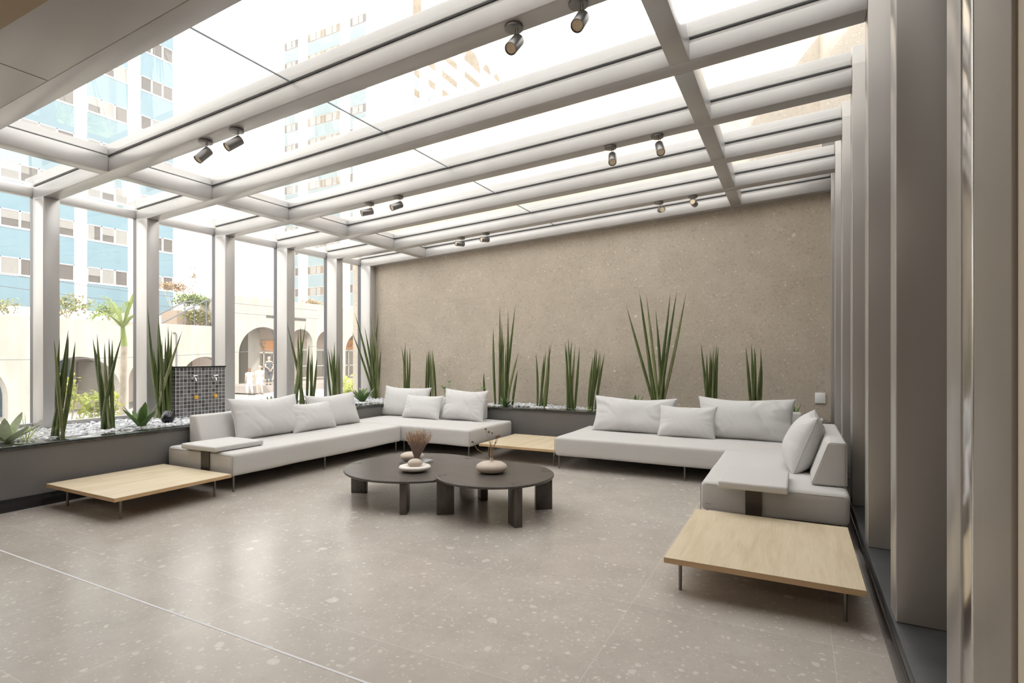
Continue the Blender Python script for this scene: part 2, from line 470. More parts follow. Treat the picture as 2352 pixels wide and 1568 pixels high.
        bm.to_mesh(me); bm.free()
        if smooth or bevel:
            if not bevel:
                for p in me.polygons: p.use_smooth = True
            me.set_sharp_from_angle(angle=math.radians(autos if autos else (50 if bevel else 60)))
        me.materials.append(m)
        o = bpy.data.objects.new(name, me)
        S.collection.objects.link(o)
        if parent is not None: o.parent = parent
        return o
INV = {}

def tag(o, label, cat, group=None, kind=None):
    if label: o['label'] = label
    if cat: o['category'] = cat
    if group: o['group'] = group
    if kind: o['kind'] = kind
    return o

def thing(name, label, cat, loc=(0, 0, 0), rz=0, group=None):
    o = bpy.data.objects.new(name, None)
    S.collection.objects.link(o)
    o.empty_display_size = .1
    o.location = loc; o.rotation_euler = (0, 0, rz)
    INV[o.name] = (Matrix.Translation(Vector(loc)) @ Matrix.Rotation(rz, 4, 'Z')).inverted()
    return tag(o, label, cat, group)

def struct(o):
    o['kind'] = 'structure'
    return o

def copy_tree(o, parent=None):
    c = o.copy(); S.collection.objects.link(c)
    c.parent = parent
    for ch in list(o.children):
        copy_tree(ch, c)
    return c

# ================================================================== SETTING
ROOF = lambda x: 3.852 + .0507 * x            # underside of the sloping rafters
GL = .187                                     # glass above rafter underside
FY = [2.05, 3.24, 4.43, 5.62, 6.81, 8.0, 8.96]  # near face of each frame
FW = .17

fl = struct(MB().box(-8.45, 1.3, -8, 9.2, -.15, 0).build('floor', M['floor']))
struct(MB().box(-8.4, .405, 1.911, 1.924, -.002, .0012).build('trim_1', mat('pale_metal_strip', (.66, .66, .69), .45)))
# back wall rises above the glass roof
struct(MB().box(-8.75, .98, 9.13, 9.45, -.15, 6.75).build('wall_back', M['backwall']))
# stone pier that closes the wall at the right, higher up
struct(MB().box(.30, .98, 8.0, 9.129, 4.35, 6.2).build('wall_pier', M['backwall']))

# frames: post, rafter, post in one plane
for i, y in enumerate(FY):
    fr = bpy.data.objects.new('trim_%d' % (i + 10), None); S.collection.objects.link(fr); struct(fr)
    y1 = y + FW
    xl, xr = -8.365, .90
    MB().box(-8.365, -8.10, y, y1, .585, ROOF(-8.1) + .001).build('post', M['frame'], fr, bevel=.006)
    b = MB()
    b.hexa([(xl, y, ROOF(xl)), (.43, y, ROOF(.43)), (.43, y1, ROOF(.43)), (xl, y1, ROOF(xl)),
            (xl, y, ROOF(xl) + .14), (.43, y, ROOF(.43) + .14), (.43, y1, ROOF(.43) + .14), (xl, y1, ROOF(xl) + .14)])
    b.build('rafter', M['frame'], fr, bevel=.006)
    b = MB()
    b.hexa([(xl, y + .02, ROOF(xl) + .139), (.43, y + .02, ROOF(.43) + .139), (.43, y1 - .02, ROOF(.43) + .139), (xl, y1 - .02, ROOF(xl) + .139),
            (xl, y + .02, ROOF(xl) + .175), (.43, y + .02, ROOF(.43) + .175), (.43, y1 - .02, ROOF(.43) + .175), (xl, y1 - .02, ROOF(xl) + .175)])
    b.build('glazing_bar', M['frame'], fr)
    b = MB()
    b.hexa([(xl, y + .012, ROOF(xl) + .175), (.43, y + .012, ROOF(.43) + .175), (.43, y1 - .012, ROOF(.43) + .175), (xl, y1 - .012, ROOF(xl) + .175),
            (xl, y + .012, ROOF(xl) + .185), (.43, y + .012, ROOF(.43) + .185), (.43, y1 - .012, ROOF(.43) + .185), (xl, y1 - .012, ROOF(xl) + .185)])
    b.build('gasket', M['gasket'], fr)
    # weathering cap of the rafter on top of the glass
    b = MB(); g0, g1 = GL + .006, GL + .125
    b.hexa([(-8.6, y + .01, ROOF(-8.6) + g0), (.42, y + .01, ROOF(.42) + g0), (.42, y1 - .01, ROOF(.42) + g0), (-8.6, y1 - .01, ROOF(-8.6) + g0),
            (-8.6, y + .01, ROOF(-8.6) + g1), (.42, y + .01, ROOF(.42) + g1), (.42, y1 - .01, ROOF(.42) + g1), (-8.6, y1 - .01, ROOF(-8.6) + g1)])
    b.build('outer_cap', M['frame'], fr, bevel=.004)
    MB().box(.43, .97, y, y1, .2, ROOF(.43) + .35).build('post', M['fin'], fr, bevel=.006)
    # dark glazing profile behind the left post
    MB().box(-8.46, -8.366, y + .01, y + .06, .6, ROOF(-8.4) + .10).build('glazing_profile', M['darkframe'], fr)

# purlins between the rafters
pn = 30
for (xa, xb) in ((-6.80, -6.65), (-.895, -.745)):
    pu = bpy.data.objects.new('trim_%d' % pn, None); S.collection.objects.link(pu); struct(pu); pn += 1
    for j in range(len(FY) - 1):
        a, c = FY[j] + FW + .0005, FY[j + 1] - .0005
        b = MB()
        b.hexa([(xa, a, ROOF(xa)), (xb, a, ROOF(xb)), (xb, c, ROOF(xb)), (xa, c, ROOF(xa)),
                (xa, a, ROOF(xa) + .172), (xb, a, ROOF(xb) + .172), (xb, c, ROOF(xb) + .172), (xa, c, ROOF(xa) + .172)])
        b.build('purlin_length', M['frame'], pu, bevel=.003)
        b = MB(); g0, g1 = GL + .006, GL + .085
        b.hexa([(xa + .02, a, ROOF(xa) + g0), (xb - .02, a, ROOF(xb) + g0), (xb - .02, c, ROOF(xb) + g0), (xa + .02, c, ROOF(xa) + g0),
                (xa + .02, a, ROOF(xa) + g1), (xb - .02, a, ROOF(xb) + g1), (xb - .02, c, ROOF(xb) + g1), (xa + .02, c, ROOF(xa) + g1)])
        b.build('outer_cap', M['frame'], pu)

# eaves rail and sill under the left glazing
struct(MB().box(-8.47, -8.385, 2.0, 9.12, 3.475, 3.585).build('trim_40', M['frame'], bevel=.004))
struct(MB().box(-8.47, -8.375, -1, 9.12, .585, .675).build('trim_41', M['frame'], bevel=.004))
struct(MB().box(-8.60, -8.38, -8, 9.12, -2.3, .585).build('wall_left', M['concrete']))

# roof panes: one pane per bay, with a joint at x = -3.83
wn = 1
for j in range(len(FY) - 1):
    a, c = FY[j] + FW * .5 + .004, FY[j + 1] + FW * .5 - .004
    if j == len(FY) - 2: c = 9.12
    for xa, xb in ((-8.62, -3.834), (-3.822, .62)):
        b = MB()
        b.add([(xa, a, ROOF(xa) + GL), (xb, a, ROOF(xb) + GL), (xb, c, ROOF(xb) + GL), (xa, c, ROOF(xa) + GL)], [(0, 1, 2, 3)])
        o = b.build('window_%d' % wn, M['glass']); struct(o); wn += 1
    struct(MB().hexa([(-3.834, a, ROOF(-3.834) + GL - .006), (-3.822, a, ROOF(-3.822) + GL - .006), (-3.822, c, ROOF(-3.822) + GL - .006), (-3.834, c, ROOF(-3.834) + GL - .006),
                      (-3.834, a, ROOF(-3.834) + GL + .004), (-3.822, a, ROOF(-3.822) + GL + .004), (-3.822, c, ROOF(-3.822) + GL + .004), (-3.834, c, ROOF(-3.834) + GL + .004)]).build('trim_%d' % (50 + j), mat('silicone_joint_%d' % j, (.30, .33, .36), .5)))
# left wall panes
for j in range(-1, len(FY) - 1):
    a = (FY[j] + .03) if j >= 0 else 1.0
    c = FY[j + 1] + .02
    b = MB().add([(-8.43, a, .67), (-8.43, c, .67), (-8.43, c, 3.48), (-8.43, a, 3.48)], [(0, 1, 2, 3)])
    o = b.build('window_%d' % wn, M['wglass']); struct(o); wn += 1

# soffit of the lobby side and first ceiling
struct(MB().prism([(-8.5, ROOF(-8.5)), (.43, ROOF(.43)), (.43, 4.3), (-8.5, 4.3)], 'y', 1.56, 2.049).build('ceiling', M['soffit'], bevel=.004))
for k, xx in enumerate((-5.05, -3.2)):
    struct(MB().hexa([(xx, 1.565, ROOF(xx) - .001), (xx + .006, 1.565, ROOF(xx) - .001), (xx + .006, 2.045, ROOF(xx) - .001), (xx, 2.045, ROOF(xx) - .001),
                      (xx, 1.565, ROOF(xx) + .004), (xx + .006, 1.565, ROOF(xx) + .004), (xx + .006, 2.045, ROOF(xx) + .004), (xx, 2.045, ROOF(xx) + .004)]).build('trim_%d' % (60 + k), M['gasket']))
struct(MB().box(-8.5, 1.3, -8, 1.56, 3.56, 4.3).build('ceiling_lobby', M['brown']))
struct(MB().box(-8.6, 1.3, -8.3, -8, -.15, 4.3).build('wall_lobby_back', M['brown']))
struct(MB().box(-8.6, -8.35, -8, 1.0, .585, 3.56).build('wall_lobby_left', M['cream']))  # unseen wall, closed this far forward to keep window light out of the lobby
struct(MB().box(.62, 1.305, 1.56, 9.13, 4.09, 4.30).build('ceiling_light_block', M['soffit']))  # unseen opaque strip added to stop sky light leaking between the fins
# right side: slate ledge with black skirting, side wall behind the fins
struct(MB().box(.42, .975, 1.93, 8.2, .13, .2).build('trim_70', M['ledge'], bevel=.006))
struct(MB().box(.41, .975, 1.0, 9.13, 0, .129).build('baseboard_right', M['blackbase'], bevel=.003))
struct(MB().box(.98, 1.3, 1.56, 9.45, -.15, 4.3).build('wall_right', M['taupe']))
struct(MB().box(.431, .97, 1.93, 2.044, .2, 4.2).build('trim_71', M['polish'], bevel=.012, bseg=4))
struct(MB().box(.43, .97, 1.615, 1.915, .13, 4.2).build('trim_72', M['taupe'], bevel=.006))
struct(MB().box(.44, 1.3, -8, 1.61, 0, 3.56).build('wall_lobby_right', M['cream']))
# host building above the lobby and beyond the right wall
hb = MB().box(-8.6, 14, -14, 1.55, 4.31, 11.9).box(1.31, 14, 1.56, 9.4, -.15, 6.5)
tag(hb.build('host_building', M['white_paint']), 'pale office block that the glazed lounge leans against', 'building')

# ------------------------------------------------------------------ planters along the left and back walls
def planter():
    t = thing('planter', 'grey L-shaped planter with polished black granite coping along the glass and stone walls', 'planter', (-7.5, 5, 0))
    xf, yf = -6.75, 8.20
    MB().prism([(xf - .06, -1), (xf, -1), (xf, yf), (.40, yf), (.40, yf + .06), (xf - .06, yf + .06)], 'z', .13, .6).build('front_panel', M['planter'], t)
    MB().prism([(xf - .05, -1), (xf + .012, -1), (xf + .012, yf - .012), (.40, yf - .012), (.40, yf + .05), (xf - .05, yf + .05)], 'z', 0, .13).build('skirting', M['blackbase'], t, bevel=.004)
    MB().prism([(xf - .30, -1), (xf + .02, -1), (xf + .02, yf - .02), (.40, yf - .02), (.40, yf + .30), (xf - .30, yf + .30)], 'z', .6, .632).build('coping', M['granite'], t, bevel=.003)
    b = MB().box(-8.37, xf - .07, -1, 9.12, .45, .575); b.box(xf - .07, .40, yf + .07, 9.12, .45, .575)
    b.build('soil', M['soil'], t)
    return t
planter()

def pebbles():
    # template stone
    bm = bmesh.new(); bmesh.ops.create_icosphere(bm, subdivisions=1, radius=1)
    tv = [v.co.copy() for v in bm.verts]; tf = [tuple(v.index for v in f.verts) for f in bm.faces]; bm.free()
    vs = []; fs = []; mi = []
    rnd = random.Random(5)
    def put(x, y, z):
        a = rnd.uniform(.024, .042); b_ = a * rnd.uniform(.6, .85); c_ = a * rnd.uniform(.35, .55)
        R_ = Euler((rnd.gauss(0, .3), rnd.gauss(0, .3), rnd.uniform(0, 6.3))).to_matrix()
        k = len(vs)
        for v in tv:
            p = R_ @ Vector((v.x * a, v.y * b_, v.z * c_))
            vs.append((x + p.x, y + p.y, z + p.z))
        fs.extend([(i + k, j + k, l + k) for i, j, l in tf])
        mi.extend([rnd.choice((0, 0, 0, 1, 2))] * len(tf))
    def area(x0, x1, y0, y1, step):
        nx = int((x1 - x0) / step); ny = int((y1 - y0) / step)
        for i in range(nx):
            for j in range(ny):
                x = x0 + (i + rnd.random()) * step; y = y0 + (j + rnd.random()) * step
                h = .018 * math.sin(x * 3.1 + y) * math.sin(y * 2.3) + .012
                put(x, y, .602 + h + rnd.uniform(-.006, .014))
    area(-8.34, -7.07, 1.6, 9.08, .044)
    area(-7.07, .36, 8.53, 9.08, .044)
    me = bpy.data.meshes.new('pebble_bed'); me.from_pydata(vs, [], fs)
    for c in (((.66, .67, .70)), ((.46, .48, .52)), ((.80, .80, .80))):
        me.materials.append(mat('river_pebble', c, .6))
    me.polygons.foreach_set('material_index', mi)
    me.polygons.foreach_set('use_smooth', [True] * len(fs))
    o = bpy.data.objects.new('pebble_bed', me); S.collection.objects.link(o)
    tag(o, 'bed of pale grey river pebbles covering the soil of the planter', 'pebbles', kind='stuff')
pebbles()

# ------------------------------------------------------------------ sofas
def seat_block(b, x0, x1, y0, y1, z0=.175, z1=.425):
    b.box(x0, x1, y0, y1, z0, z1)

def back_prism(axis, a0, a1, front_bottom, front_top, back, z0, z1):
    """trapezoid back cushion; profile in the plane across axis"""
    b = MB()
    poly = [(front_bottom, z0), (front_top, z1), (back, z1), (back, z0)]
    b.prism(poly, 'y' if axis == 'y' else 'x', a0, a1)
    return b

def seam(pts, parent, r=.004):
    MB().tube(pts, r, 6).build('seam', M['piping'], parent, smooth=True)

def legs_at(parent, pts, h=.176, r=.0115):
    for x, y in pts:
        MB().cyl((x, y, 0), (x, y, h), r * .85, r, 14).build('leg', M['legmetal'], parent, smooth=True)

def rbox(x0, x1, y0, y1, z0, z1, r, name, m, parent, puff=.006):
    """upholstered block: rounded box with subdivided, softly wandering faces"""
    nx = max(4, int((x1 - x0) / .06)); ny = max(4, int((y1 - y0) / .06)); nz = max(3, int((z1 - z0) / .05))
    cx, cy, cz = (x0 + x1) / 2, (y0 + y1) / 2, (z0 + z1) / 2
    hx, hy, hz = (x1 - x0) / 2, (y1 - y0) / 2, (z1 - z0) / 2
    idx = {}; vs = []; fs = []
    # denser rows near the edges so that the rounding reads
    def samples(h, n):
        t = [-h, -h + r * .12, -h + r * .35, -h + r * .65, -h + r]
        m_ = [-h + r + (2 * h - 2 * r) * k / n for k in range(1, n)]
        return t + m_ + [-q for q in reversed(t)]
    X, Y, Z = samples(hx, nx), samples(hy, ny), samples(hz, nz)
    def vert(x, y, z):
        key = (round(x, 5), round(y, 5), round(z, 5))
        if key in idx: return idx[key]
        q = Vector((max(-hx + r, min(hx - r, x)), max(-hy + r, min(hy - r, y)), max(-hz + r, min(hz - r, z))))
        d = Vector((x, y, z)) - q
        if d.length > 1e-6: p = q + d.normalized() * r
        else: p = q
        n_ = noise.noise(Vector((p.x * 2.3 + cx * 3, p.y * 2.3 + cy * 5, p.z * 3)))
        n2 = noise.noise(Vector((p.x * 9 + cx * 3, p.y * 9, p.z * 9)))
        dn = d.normalized() if d.length > 1e-6 else Vector((0, 0, 0))
        p = p + dn * (n_ * puff + n2 * puff * .25)
        idx[key] = len(vs); vs.append((p.x + cx, p.y + cy, p.z + cz))
        return idx[key]
    def grid(A, B, f):
        for i in range(len(A) - 1):
            for j in range(len(B) - 1):
                fs.append((vert(*f(A[i], B[j])), vert(*f(A[i + 1], B[j])), vert(*f(A[i + 1], B[j + 1])), vert(*f(A[i], B[j + 1]))))
    grid(X, Y, lambda a, b: (a, b, hz)); grid(X, Y, lambda a, b: (a, b, -hz))
    grid(X, Z, lambda a, b: (a, hy, b)); grid(X, Z, lambda a, b: (a, -hy, b))
    grid(Y, Z, lambda a, b: (hx, a, b)); grid(Y, Z, lambda a, b: (-hx, a, b))
    return MB().add(vs, fs).build(name, m, parent, smooth=True, autos=80)

SG = 'modules of the light grey lounge seating'
# left, long, along the windows
s1 = thing('sofa', 'long light grey sofa module in front of the window planter, armrest pad at near end', 'sofa', (-6.1, 5.3, 0), 0, SG)
rbox(-6.70, -5.50, 3.90, 6.79, .175, .428, .04, 'seat', M['fabric'], s1)
back_prism('y', 4.16, 6.3, -6.44, -6.57, -6.70, .433, .775).build('backrest', M['fabric'], s1, bevel=.028, bseg=5)
seam([(-5.502, 3.903, .18), (-5.502, 3.903, .40)], s1); seam([(-6.66, 3.9, .405), (-5.54, 3.9, .405)], s1, .003)
legs_at(s1, [(-5.54, 3.94), (-5.56, 6.73), (-6.62, 3.98), (-6.62, 6.7), (-5.58, 5.3)])
rbox(-6.34, -5.72, 3.84, 4.47, .436, .495, .018, 'armrest_pad', M['fabric'], s1, .003)
MB().box(-6.03, -5.885, 3.882, 3.89, .18, .436).box(-6.03, -5.885, 3.882, 4.3, .4355, .4385).build('armrest_strap', M['strap'], s1)
# corner module on the back side
s2 = thing('sofa', 'light grey corner sofa module below the stone wall, beside the middle wooden table', 'sofa', (-5.4, 7.4, 0), 0, SG)
rbox(-6.70, -4.24, 6.80, 8.14, .175, .428, .04, 'seat', M['fabric'], s2)
back_prism('x', -6.1, -4.72, 7.90, 8.03, 8.16, .433, .775).build('backrest', M['fabric'], s2, bevel=.028, bseg=5)
seam([(-4.242, 6.803, .18), (-4.242, 6.803, .40)], s2)
legs_at(s2, [(-4.29, 6.85), (-4.30, 8.07), (-6.6, 8.05), (-5.5, 6.86)])
# right, long
s3 = thing('sofa', 'long light grey sofa module below the stone wall, right of the middle wooden table', 'sofa', (-1.3, 7.4, 0), 0, SG)
rbox(-2.88, .36, 6.75, 8.10, .175, .428, .04, 'seat', M['fabric'], s3)
back_prism('x', -2.3, .06, 7.84, 7.98, 8.12, .433, .775).build('backrest', M['fabric'], s3, bevel=.028, bseg=5)
seam([(-2.878, 6.753, .18), (-2.878, 6.753, .40)], s3)
legs_at(s3, [(-2.83, 6.80), (-2.83, 8.03), (.28, 8.02), (-1.2, 6.82)])
# right chaise
s4 = thing('sofa', 'light grey chaise module beside the grey metal fins, with armrest pad at its near end', 'sofa', (-.2, 5.8, 0), 0, SG)
rbox(-.74, .37, 4.95, 6.74, .175, .428, .042, 'seat', M['fabric'], s4)
back_prism('y', 5.18, 6.60, .10, .225, .365, .433, .80).build('backrest', M['fabric'], s4, bevel=.03, bseg=5)
seam([(-.738, 4.953, .18), (-.738, 4.953, .40)], s4); seam([(-.70, 4.951, .405), (.33, 4.951, .405)], s4, .003)
seam([(.112, 5.179, .45), (.228, 5.179, .775), (.24, 5.179, .792), (.345, 5.179, .792), (.361, 5.179, .775), (.361, 5.179, .45)], s4, .003)
legs_at(s4, [(-.69, 5.0), (.30, 5.0), (-.69, 6.65), (.3, 6.65)])
rbox(-.57, -.058, 4.70, 5.38, .436, .495, .018, 'armrest_pad', M['fabric'], s4, .003)
MB().box(-.38, -.255, 4.932, 4.941, .18, .436).box(-.38, -.255, 4.932, 5.3, .4355, .4385).build('armrest_strap', M['strap'], s4)
MB().box(-.70, -.655, 4.946, 4.9495, .232, .240).build('fabric_tag', M['piping'], s4)

# ------------------------------------------------------------------ cushions
def cushion(label, cen, width, height, thick, rz, tilt, seed, roll=0, wr=.75, name='cushion'):
    """cen = bottom middle; local x = width, local z = height, local -y faces the room; tilt leans the top back"""
    t = thing(name, label, 'cushion', cen, 0, 'loose cushions on the lounge seating')
    Rm = Matrix.Rotation(rz, 3, 'Z') @ Matrix.Rotation(-tilt, 3, 'X') @ Matrix.Rotation(roll, 3, 'Y')
    nu, nv = 52, 40
    so = Vector((seed * 7.3, seed * 3.1, seed * 1.7))
    front = []; back = []
    def sm(a): return max(0, a)
    for j in range(nv + 1):
        for i in range(nu + 1):
            u = -1 + 2 * i / nu; v = -1 + 2 * j / nv
            u = math.sin(u * PI / 2) * .35 + u * .65; v = math.sin(v * PI / 2) * .35 + v * .65
            # edges draw in between the pointed corners
            x = width / 2 * u * (1 - .055 * (1 - v * v)) * (1 + .018 * v * v * u * u)
            z = height / 2 * v * (1 - .075 * (1 - u * u)) * (1 + .02 * v * v * u * u)
            if v > 0: z -= height * .030 * (1 - u * u) * v * (1 + .5 * math.sin(u * 3 + seed))
            prof = (sm(1 - abs(u) ** 3.0) ** .52) * (sm(1 - abs(v) ** 3.0) ** .52)
            prof *= 1 + .12 * -v
            p3 = Vector((x * 4.2, z * 4.2, 0)) + so
            wrk = noise.noise(p3) * .55
            # radiating creases near the edges
            ang = math.atan2(z, x)
            ed = max(abs(u), abs(v)) ** 3
            wrk2 = abs(noise.noise(Vector((ang * 5.0, seed * 2.0, max(abs(u), abs(v)) * .8)))) * ed
            diag = noise.noise(Vector(((x + z * .8) * 15, (x - z) * 2.5, seed * 4.0)))
            crease = max(0, diag) ** 1.2 * max(0, noise.noise(Vector((x * 2 + seed, z * 2, 5)))+.1) * 1.4
            for sgn, lst in ((-1, front), (1, back)):
                y = sgn * thick * .54 * prof + sgn * (wrk * .020 - wrk2 * .030 - crease * .035) * min(1, prof * 1.6) * wr
                lst.append((x, y, z))
    vs = []; fs = []
    hh = height / 2 * (1 - .02)
    for lst in (front, back):
        for p in lst:
            q = Rm @ Vector((p[0], p[1], p[2] + hh))
            vs.append((q.x + cen[0], q.y + cen[1], q.z + cen[2]))
    k = (nu + 1) * (nv + 1)
    for j in range(nv):
        for i in range(nu):
            a = j * (nu + 1) + i
            fs.append((a, a + 1, a + nu + 2, a + nu + 1))
            fs.append((k + a, k + a + nu + 1, k + a + nu + 2, k + a + 1))
    b = MB().add(vs, fs)
    o = b.build('cover', M['cushion'], t)
    bm = bmesh.new(); bm.from_mesh(o.data)
    bmesh.ops.remove_doubles(bm, verts=bm.verts, dist=.0006)
    bmesh.ops.recalc_face_normals(bm, faces=bm.faces)
    bm.to_mesh(o.data); bm.free()
    for p in o.data.polygons: p.use_smooth = True
    # piped edge
    rim = [front[i] for i in range(nu + 1)] + [front[j * (nu + 1) + nu] for j in range(1, nv + 1)] + \
          [front[nv * (nu + 1) + i] for i in range(nu - 1, -1, -1)] + [front[j * (nu + 1)] for j in range(nv - 1, 0, -1)]
    path = []
    for p in rim + [rim[0]]:
        q = Rm @ Vector((p[0], 0, p[2] + hh)); path.append((q.x + cen[0], q.y + cen[1], q.z + cen[2]))
    MB().tube(path, .0035, 5).build('edge_piping', M['cushion'], t, smooth=True)
    return t

W90 = PI / 2
# along the windows: faces +X
cushion('large grey cushion nearest the window-side armrest, leaning on the left sofa back', (-6.31, 5.06, .428), 1.06, .56, .25, W90, .32, 1)
cushion('small grey cushion on the left sofa, overlapping the two larger ones beside it', (-6.24, 5.76, .428), .80, .44, .20, W90, .36, 2)
cushion('large grey cushion at the far end of the left sofa, near the room corner', (-6.34, 6.28, .428), 1.04, .52, .22, W90 + .05, .30, 3)
# corner module: faces -Y
cushion('large pale cushion at the left of the corner sofa, half covered by a small one', (-6.30, 7.82, .428), 1.00, .55, .20, .04, .28, 4, .02)
cushion('small pale cushion in the middle of the corner sofa, in front of two larger ones', (-5.80, 7.66, .428), .80, .43, .18, -.02, .36, 5)
cushion('large pale cushion at the right end of the corner sofa, creased at its lower corner', (-5.01, 7.75, .428), .86, .54, .22, -.03, .30, 6, .02, 1.4)
# right sofa
cushion('long pale cushion at the left end of the right sofa with diagonal creases', (-2.07, 7.63, .428), 1.17, .52, .22, 0, .32, 7, .01, 1.5)
cushion('small pale cushion on the right sofa, in front of the two long cushions', (-1.31, 7.49, .428), .74, .44, .19, -.02, .36, 8)
cushion('long pale cushion at the right end of the right sofa, in the corner', (-.60, 7.62, .428), 1.16, .56, .24, -.01, .30, 9, .0, 1.5)
cushion('pale cushion seen edge-on, leaning against the chaise back beside the fins', (-.03, 6.05, .428), .86, .56, .30, -W90, .36, 10)

# ------------------------------------------------------------------ low oak tables
def oak_table(label, x0, x1, y0, y1, legs):
    t = thing('low_table', label, 'table', ((x0 + x1) / 2, (y0 + y1) / 2, 0), 0, 'low square oak tables beside the sofas')
    MB().box(x0, x1, y0, y1, .2315, .2335).build('top_veneer', M['oak'], t)
    MB().box(x0, x1, y0, y1, .199, .2315).build('tabletop', M['oakedge'], t)
    for x, y in legs:
        MB().cyl((x, y, 0), (x, y, .199), .0105, .0115, 14).build('leg', M['legmetal'], t, smooth=True)
    lx = sorted(set(round(l[0], 2) for l in legs)); ly = sorted(set(round(l[1], 2) for l in legs))
    for q in (ly[0], ly[-1]):
        MB().box(lx[0] - .015, lx[-1] + .015, q - .015, q + .015, .188, .199).build('underframe_bar', M['legmetal'], t)
    return t
oak_table('low oak table in front of the grey planter at the left, nearest the windows', -6.64, -5.40, 2.68, 3.82, [(-5.54, 2.80), (-5.54, 3.72), (-6.5, 2.80), (-6.5, 3.72)])
oak_table('low oak table between the corner sofa and the right sofa', -4.11, -2.905, 6.84, 7.99, [(-2.97, 6.94), (-2.97, 7.9), (-4.0, 6.94), (-4.0, 7.9)])
oak_table('large low oak table at the right, nearest the camera, before the chaise', -.745, .335, 3.505, 4.745, [(-.665, 3.62), (.245, 3.62), (-.665, 4.63), (.245, 4.63)])

# ------------------------------------------------------------------ round coffee tables
def round_table(label, cx, cy, r, ztop, legs):
    t = thing('coffee_table', label, 'table', (cx, cy, 0), 0, 'two overlapping round dark coffee tables')
    th = .026
    MB().lathe([(r - .006, ztop - th), (r, ztop - th + .006), (r, ztop - .006), (r - .006, ztop)], (cx, cy, 0), 96).build('tabletop', M['darkwood'], t, smooth=True, autos=40)
    for ang, half, inn, out in legs:
        ca, sa = math.cos(ang), math.sin(ang)
        def P(a, b_): return (cx + ca * a - sa * b_, cy + sa * a + ca * b_)
        for_leg = [P(inn, -half), P(out, -half), P(out, half), P(inn, half)]
        MB().prism(for_leg, 'z', 0, ztop - th + .001).build('leg', M['darkwood'], t, bevel=.006)
        # inlaid leg end, flush in the top
        L2 = [P(out - .085, -half), P(out - .012, -half), P(out - .012, half), P(out - .085, half)]
        MB().prism(L2, 'z', ztop - .004, ztop + .0008).build('leg_inlay', M['darkwood'], t)
        ol = MB()
        for a0, b0, a1, b1 in ((-.092, -half - .0015, -.012, -half + .0015), (-.092, half - .0015, -.012, half + .0015), (-.093, -half, -.090, half)):
            ol.prism([P(out + a0, b0), P(out + a1, b0), P(out + a1, b1), P(out + a0, b1)], 'z', ztop - .003, ztop + .0012)
        ol.build('inlay_joint', M['gasket'], t)
    return t
R1 = [(math.radians(a), .035, .575, .745) for a in (197, 298, 66)]
round_table('large round dark-stained coffee table at the left, the lower of the overlapping pair', -3.66, 4.77, .755, .322, R1)
R2 = [(math.radians(a), .036, .40, .565) for a in (218, 321, 38, 135)]
round_table('smaller round dark coffee table at the right, overlapping the larger table', -2.60, 4.63, .572, .372, R2)

# objects on the tables
t = thing('decorative_bowl', 'shallow white ceramic bowl with a beige stone ball, on the larger coffee table', 'bowl', (-3.49, 4.53, .3225))
MB().lathe([(.06, 0), (.11, .006), (.15, .024), (.160, .040), (.150, .056), (.125, .063), (.10, .056), (.07, .040), (.02, .036)], (-3.49, 4.53, .3235), 56, wob=.03).build('bowl_body', M['stone_white'], t, smooth=True, autos=85)
o = MB().ball((-3.49, 4.53, .3235 + .038 + .042), (.077, .077, .046), 32, 20).build('stone_ball', M['stone_beige'], None, smooth=True, autos=85)
tag(o, 'round beige stone dome resting inside the white ceramic bowl', 'stone')
t = thing('book', 'thin grey magazine lying under the beige ceramic stone on the larger coffee table', 'book', (-3.78, 4.93, .3225), .45)
def rotbox(b, c, hx, hy, z0, z1, rz):
    ca, sa = math.cos(rz), math.sin(rz)
    P = [(c[0] + ca * x - sa * y, c[1] + sa * x + ca * y) for x, y in ((-hx, -hy), (hx, -hy), (hx, hy), (-hx, hy))]
    return b.prism(P, 'z', z0, z1)
rotbox(MB(), (-3.78, 4.93), .150, .115, .3235, .3365, .10).build('page_block', M['paper'], t)
b = MB(); rotbox(b, (-3.78, 4.93), .155, .12, .3365, .3385, .10); rotbox(b, (-3.78, 4.93), .155, .12, .3222, .3235, .10)
b.build('cover', M['book'], t)
o = MB().lathe([(.05, 0), (.10, .008), (.128, .030), (.132, .045), (.122, .066), (.09, .082), (.03, .088)], (-3.84, 4.93, .3387), 48, wob=.015).build('ceramic_stone', M['stone_beige'], None, smooth=True, autos=85)
tag(o, 'rounded beige ceramic stone standing on the thin grey magazine', 'ornament')

t = thing('dried_grass_bundle', 'tied bundle of dried purple-brown grass standing on the larger coffee table', 'dried grass', (-3.63, 4.74, .3225))
g = MB(); hd = MB(); rnd = random.Random(3)
for i in range(260):
    a = rnd.uniform(0, 6.283); q = math.sqrt(rnd.random())
    bx, by = -3.63 + math.cos(a) * .020 * q, 4.74 + math.sin(a) * .020 * q
    spread = .145 * q; tx = -3.63 + math.cos(a) * spread * 1.15 + .02; ty = 4.74 + math.sin(a) * spread
    hh = rnd.uniform(.33, .41) - .04 * q
    k = (bx + (tx - bx) * .12, by + (ty - by) * .12, .3225 + .11)
    m_ = (bx + (tx - bx) * .5 + rnd.gauss(0, .006), by + (ty - by) * .5 + rnd.gauss(0, .006), .3225 + .11 + (hh - .11) * .55)
    e = (tx, ty, .3225 + hh)
    g.tube([(bx, by, .3228), k, m_, e], [.0017, .0014, .0013, .0009], 4)
    for q_ in range(4):
        f = .62 + .38 * rnd.random()
        px, py, pz = k[0] + (e[0] - k[0]) * f, k[1] + (e[1] - k[1]) * f, k[2] + (e[2] - k[2]) * f
        hd.leaf((px, py, pz), (px + rnd.gauss(0, .010), py + rnd.gauss(0, .010), pz + rnd.uniform(.012, .03)), .004, 0, .1, 2)
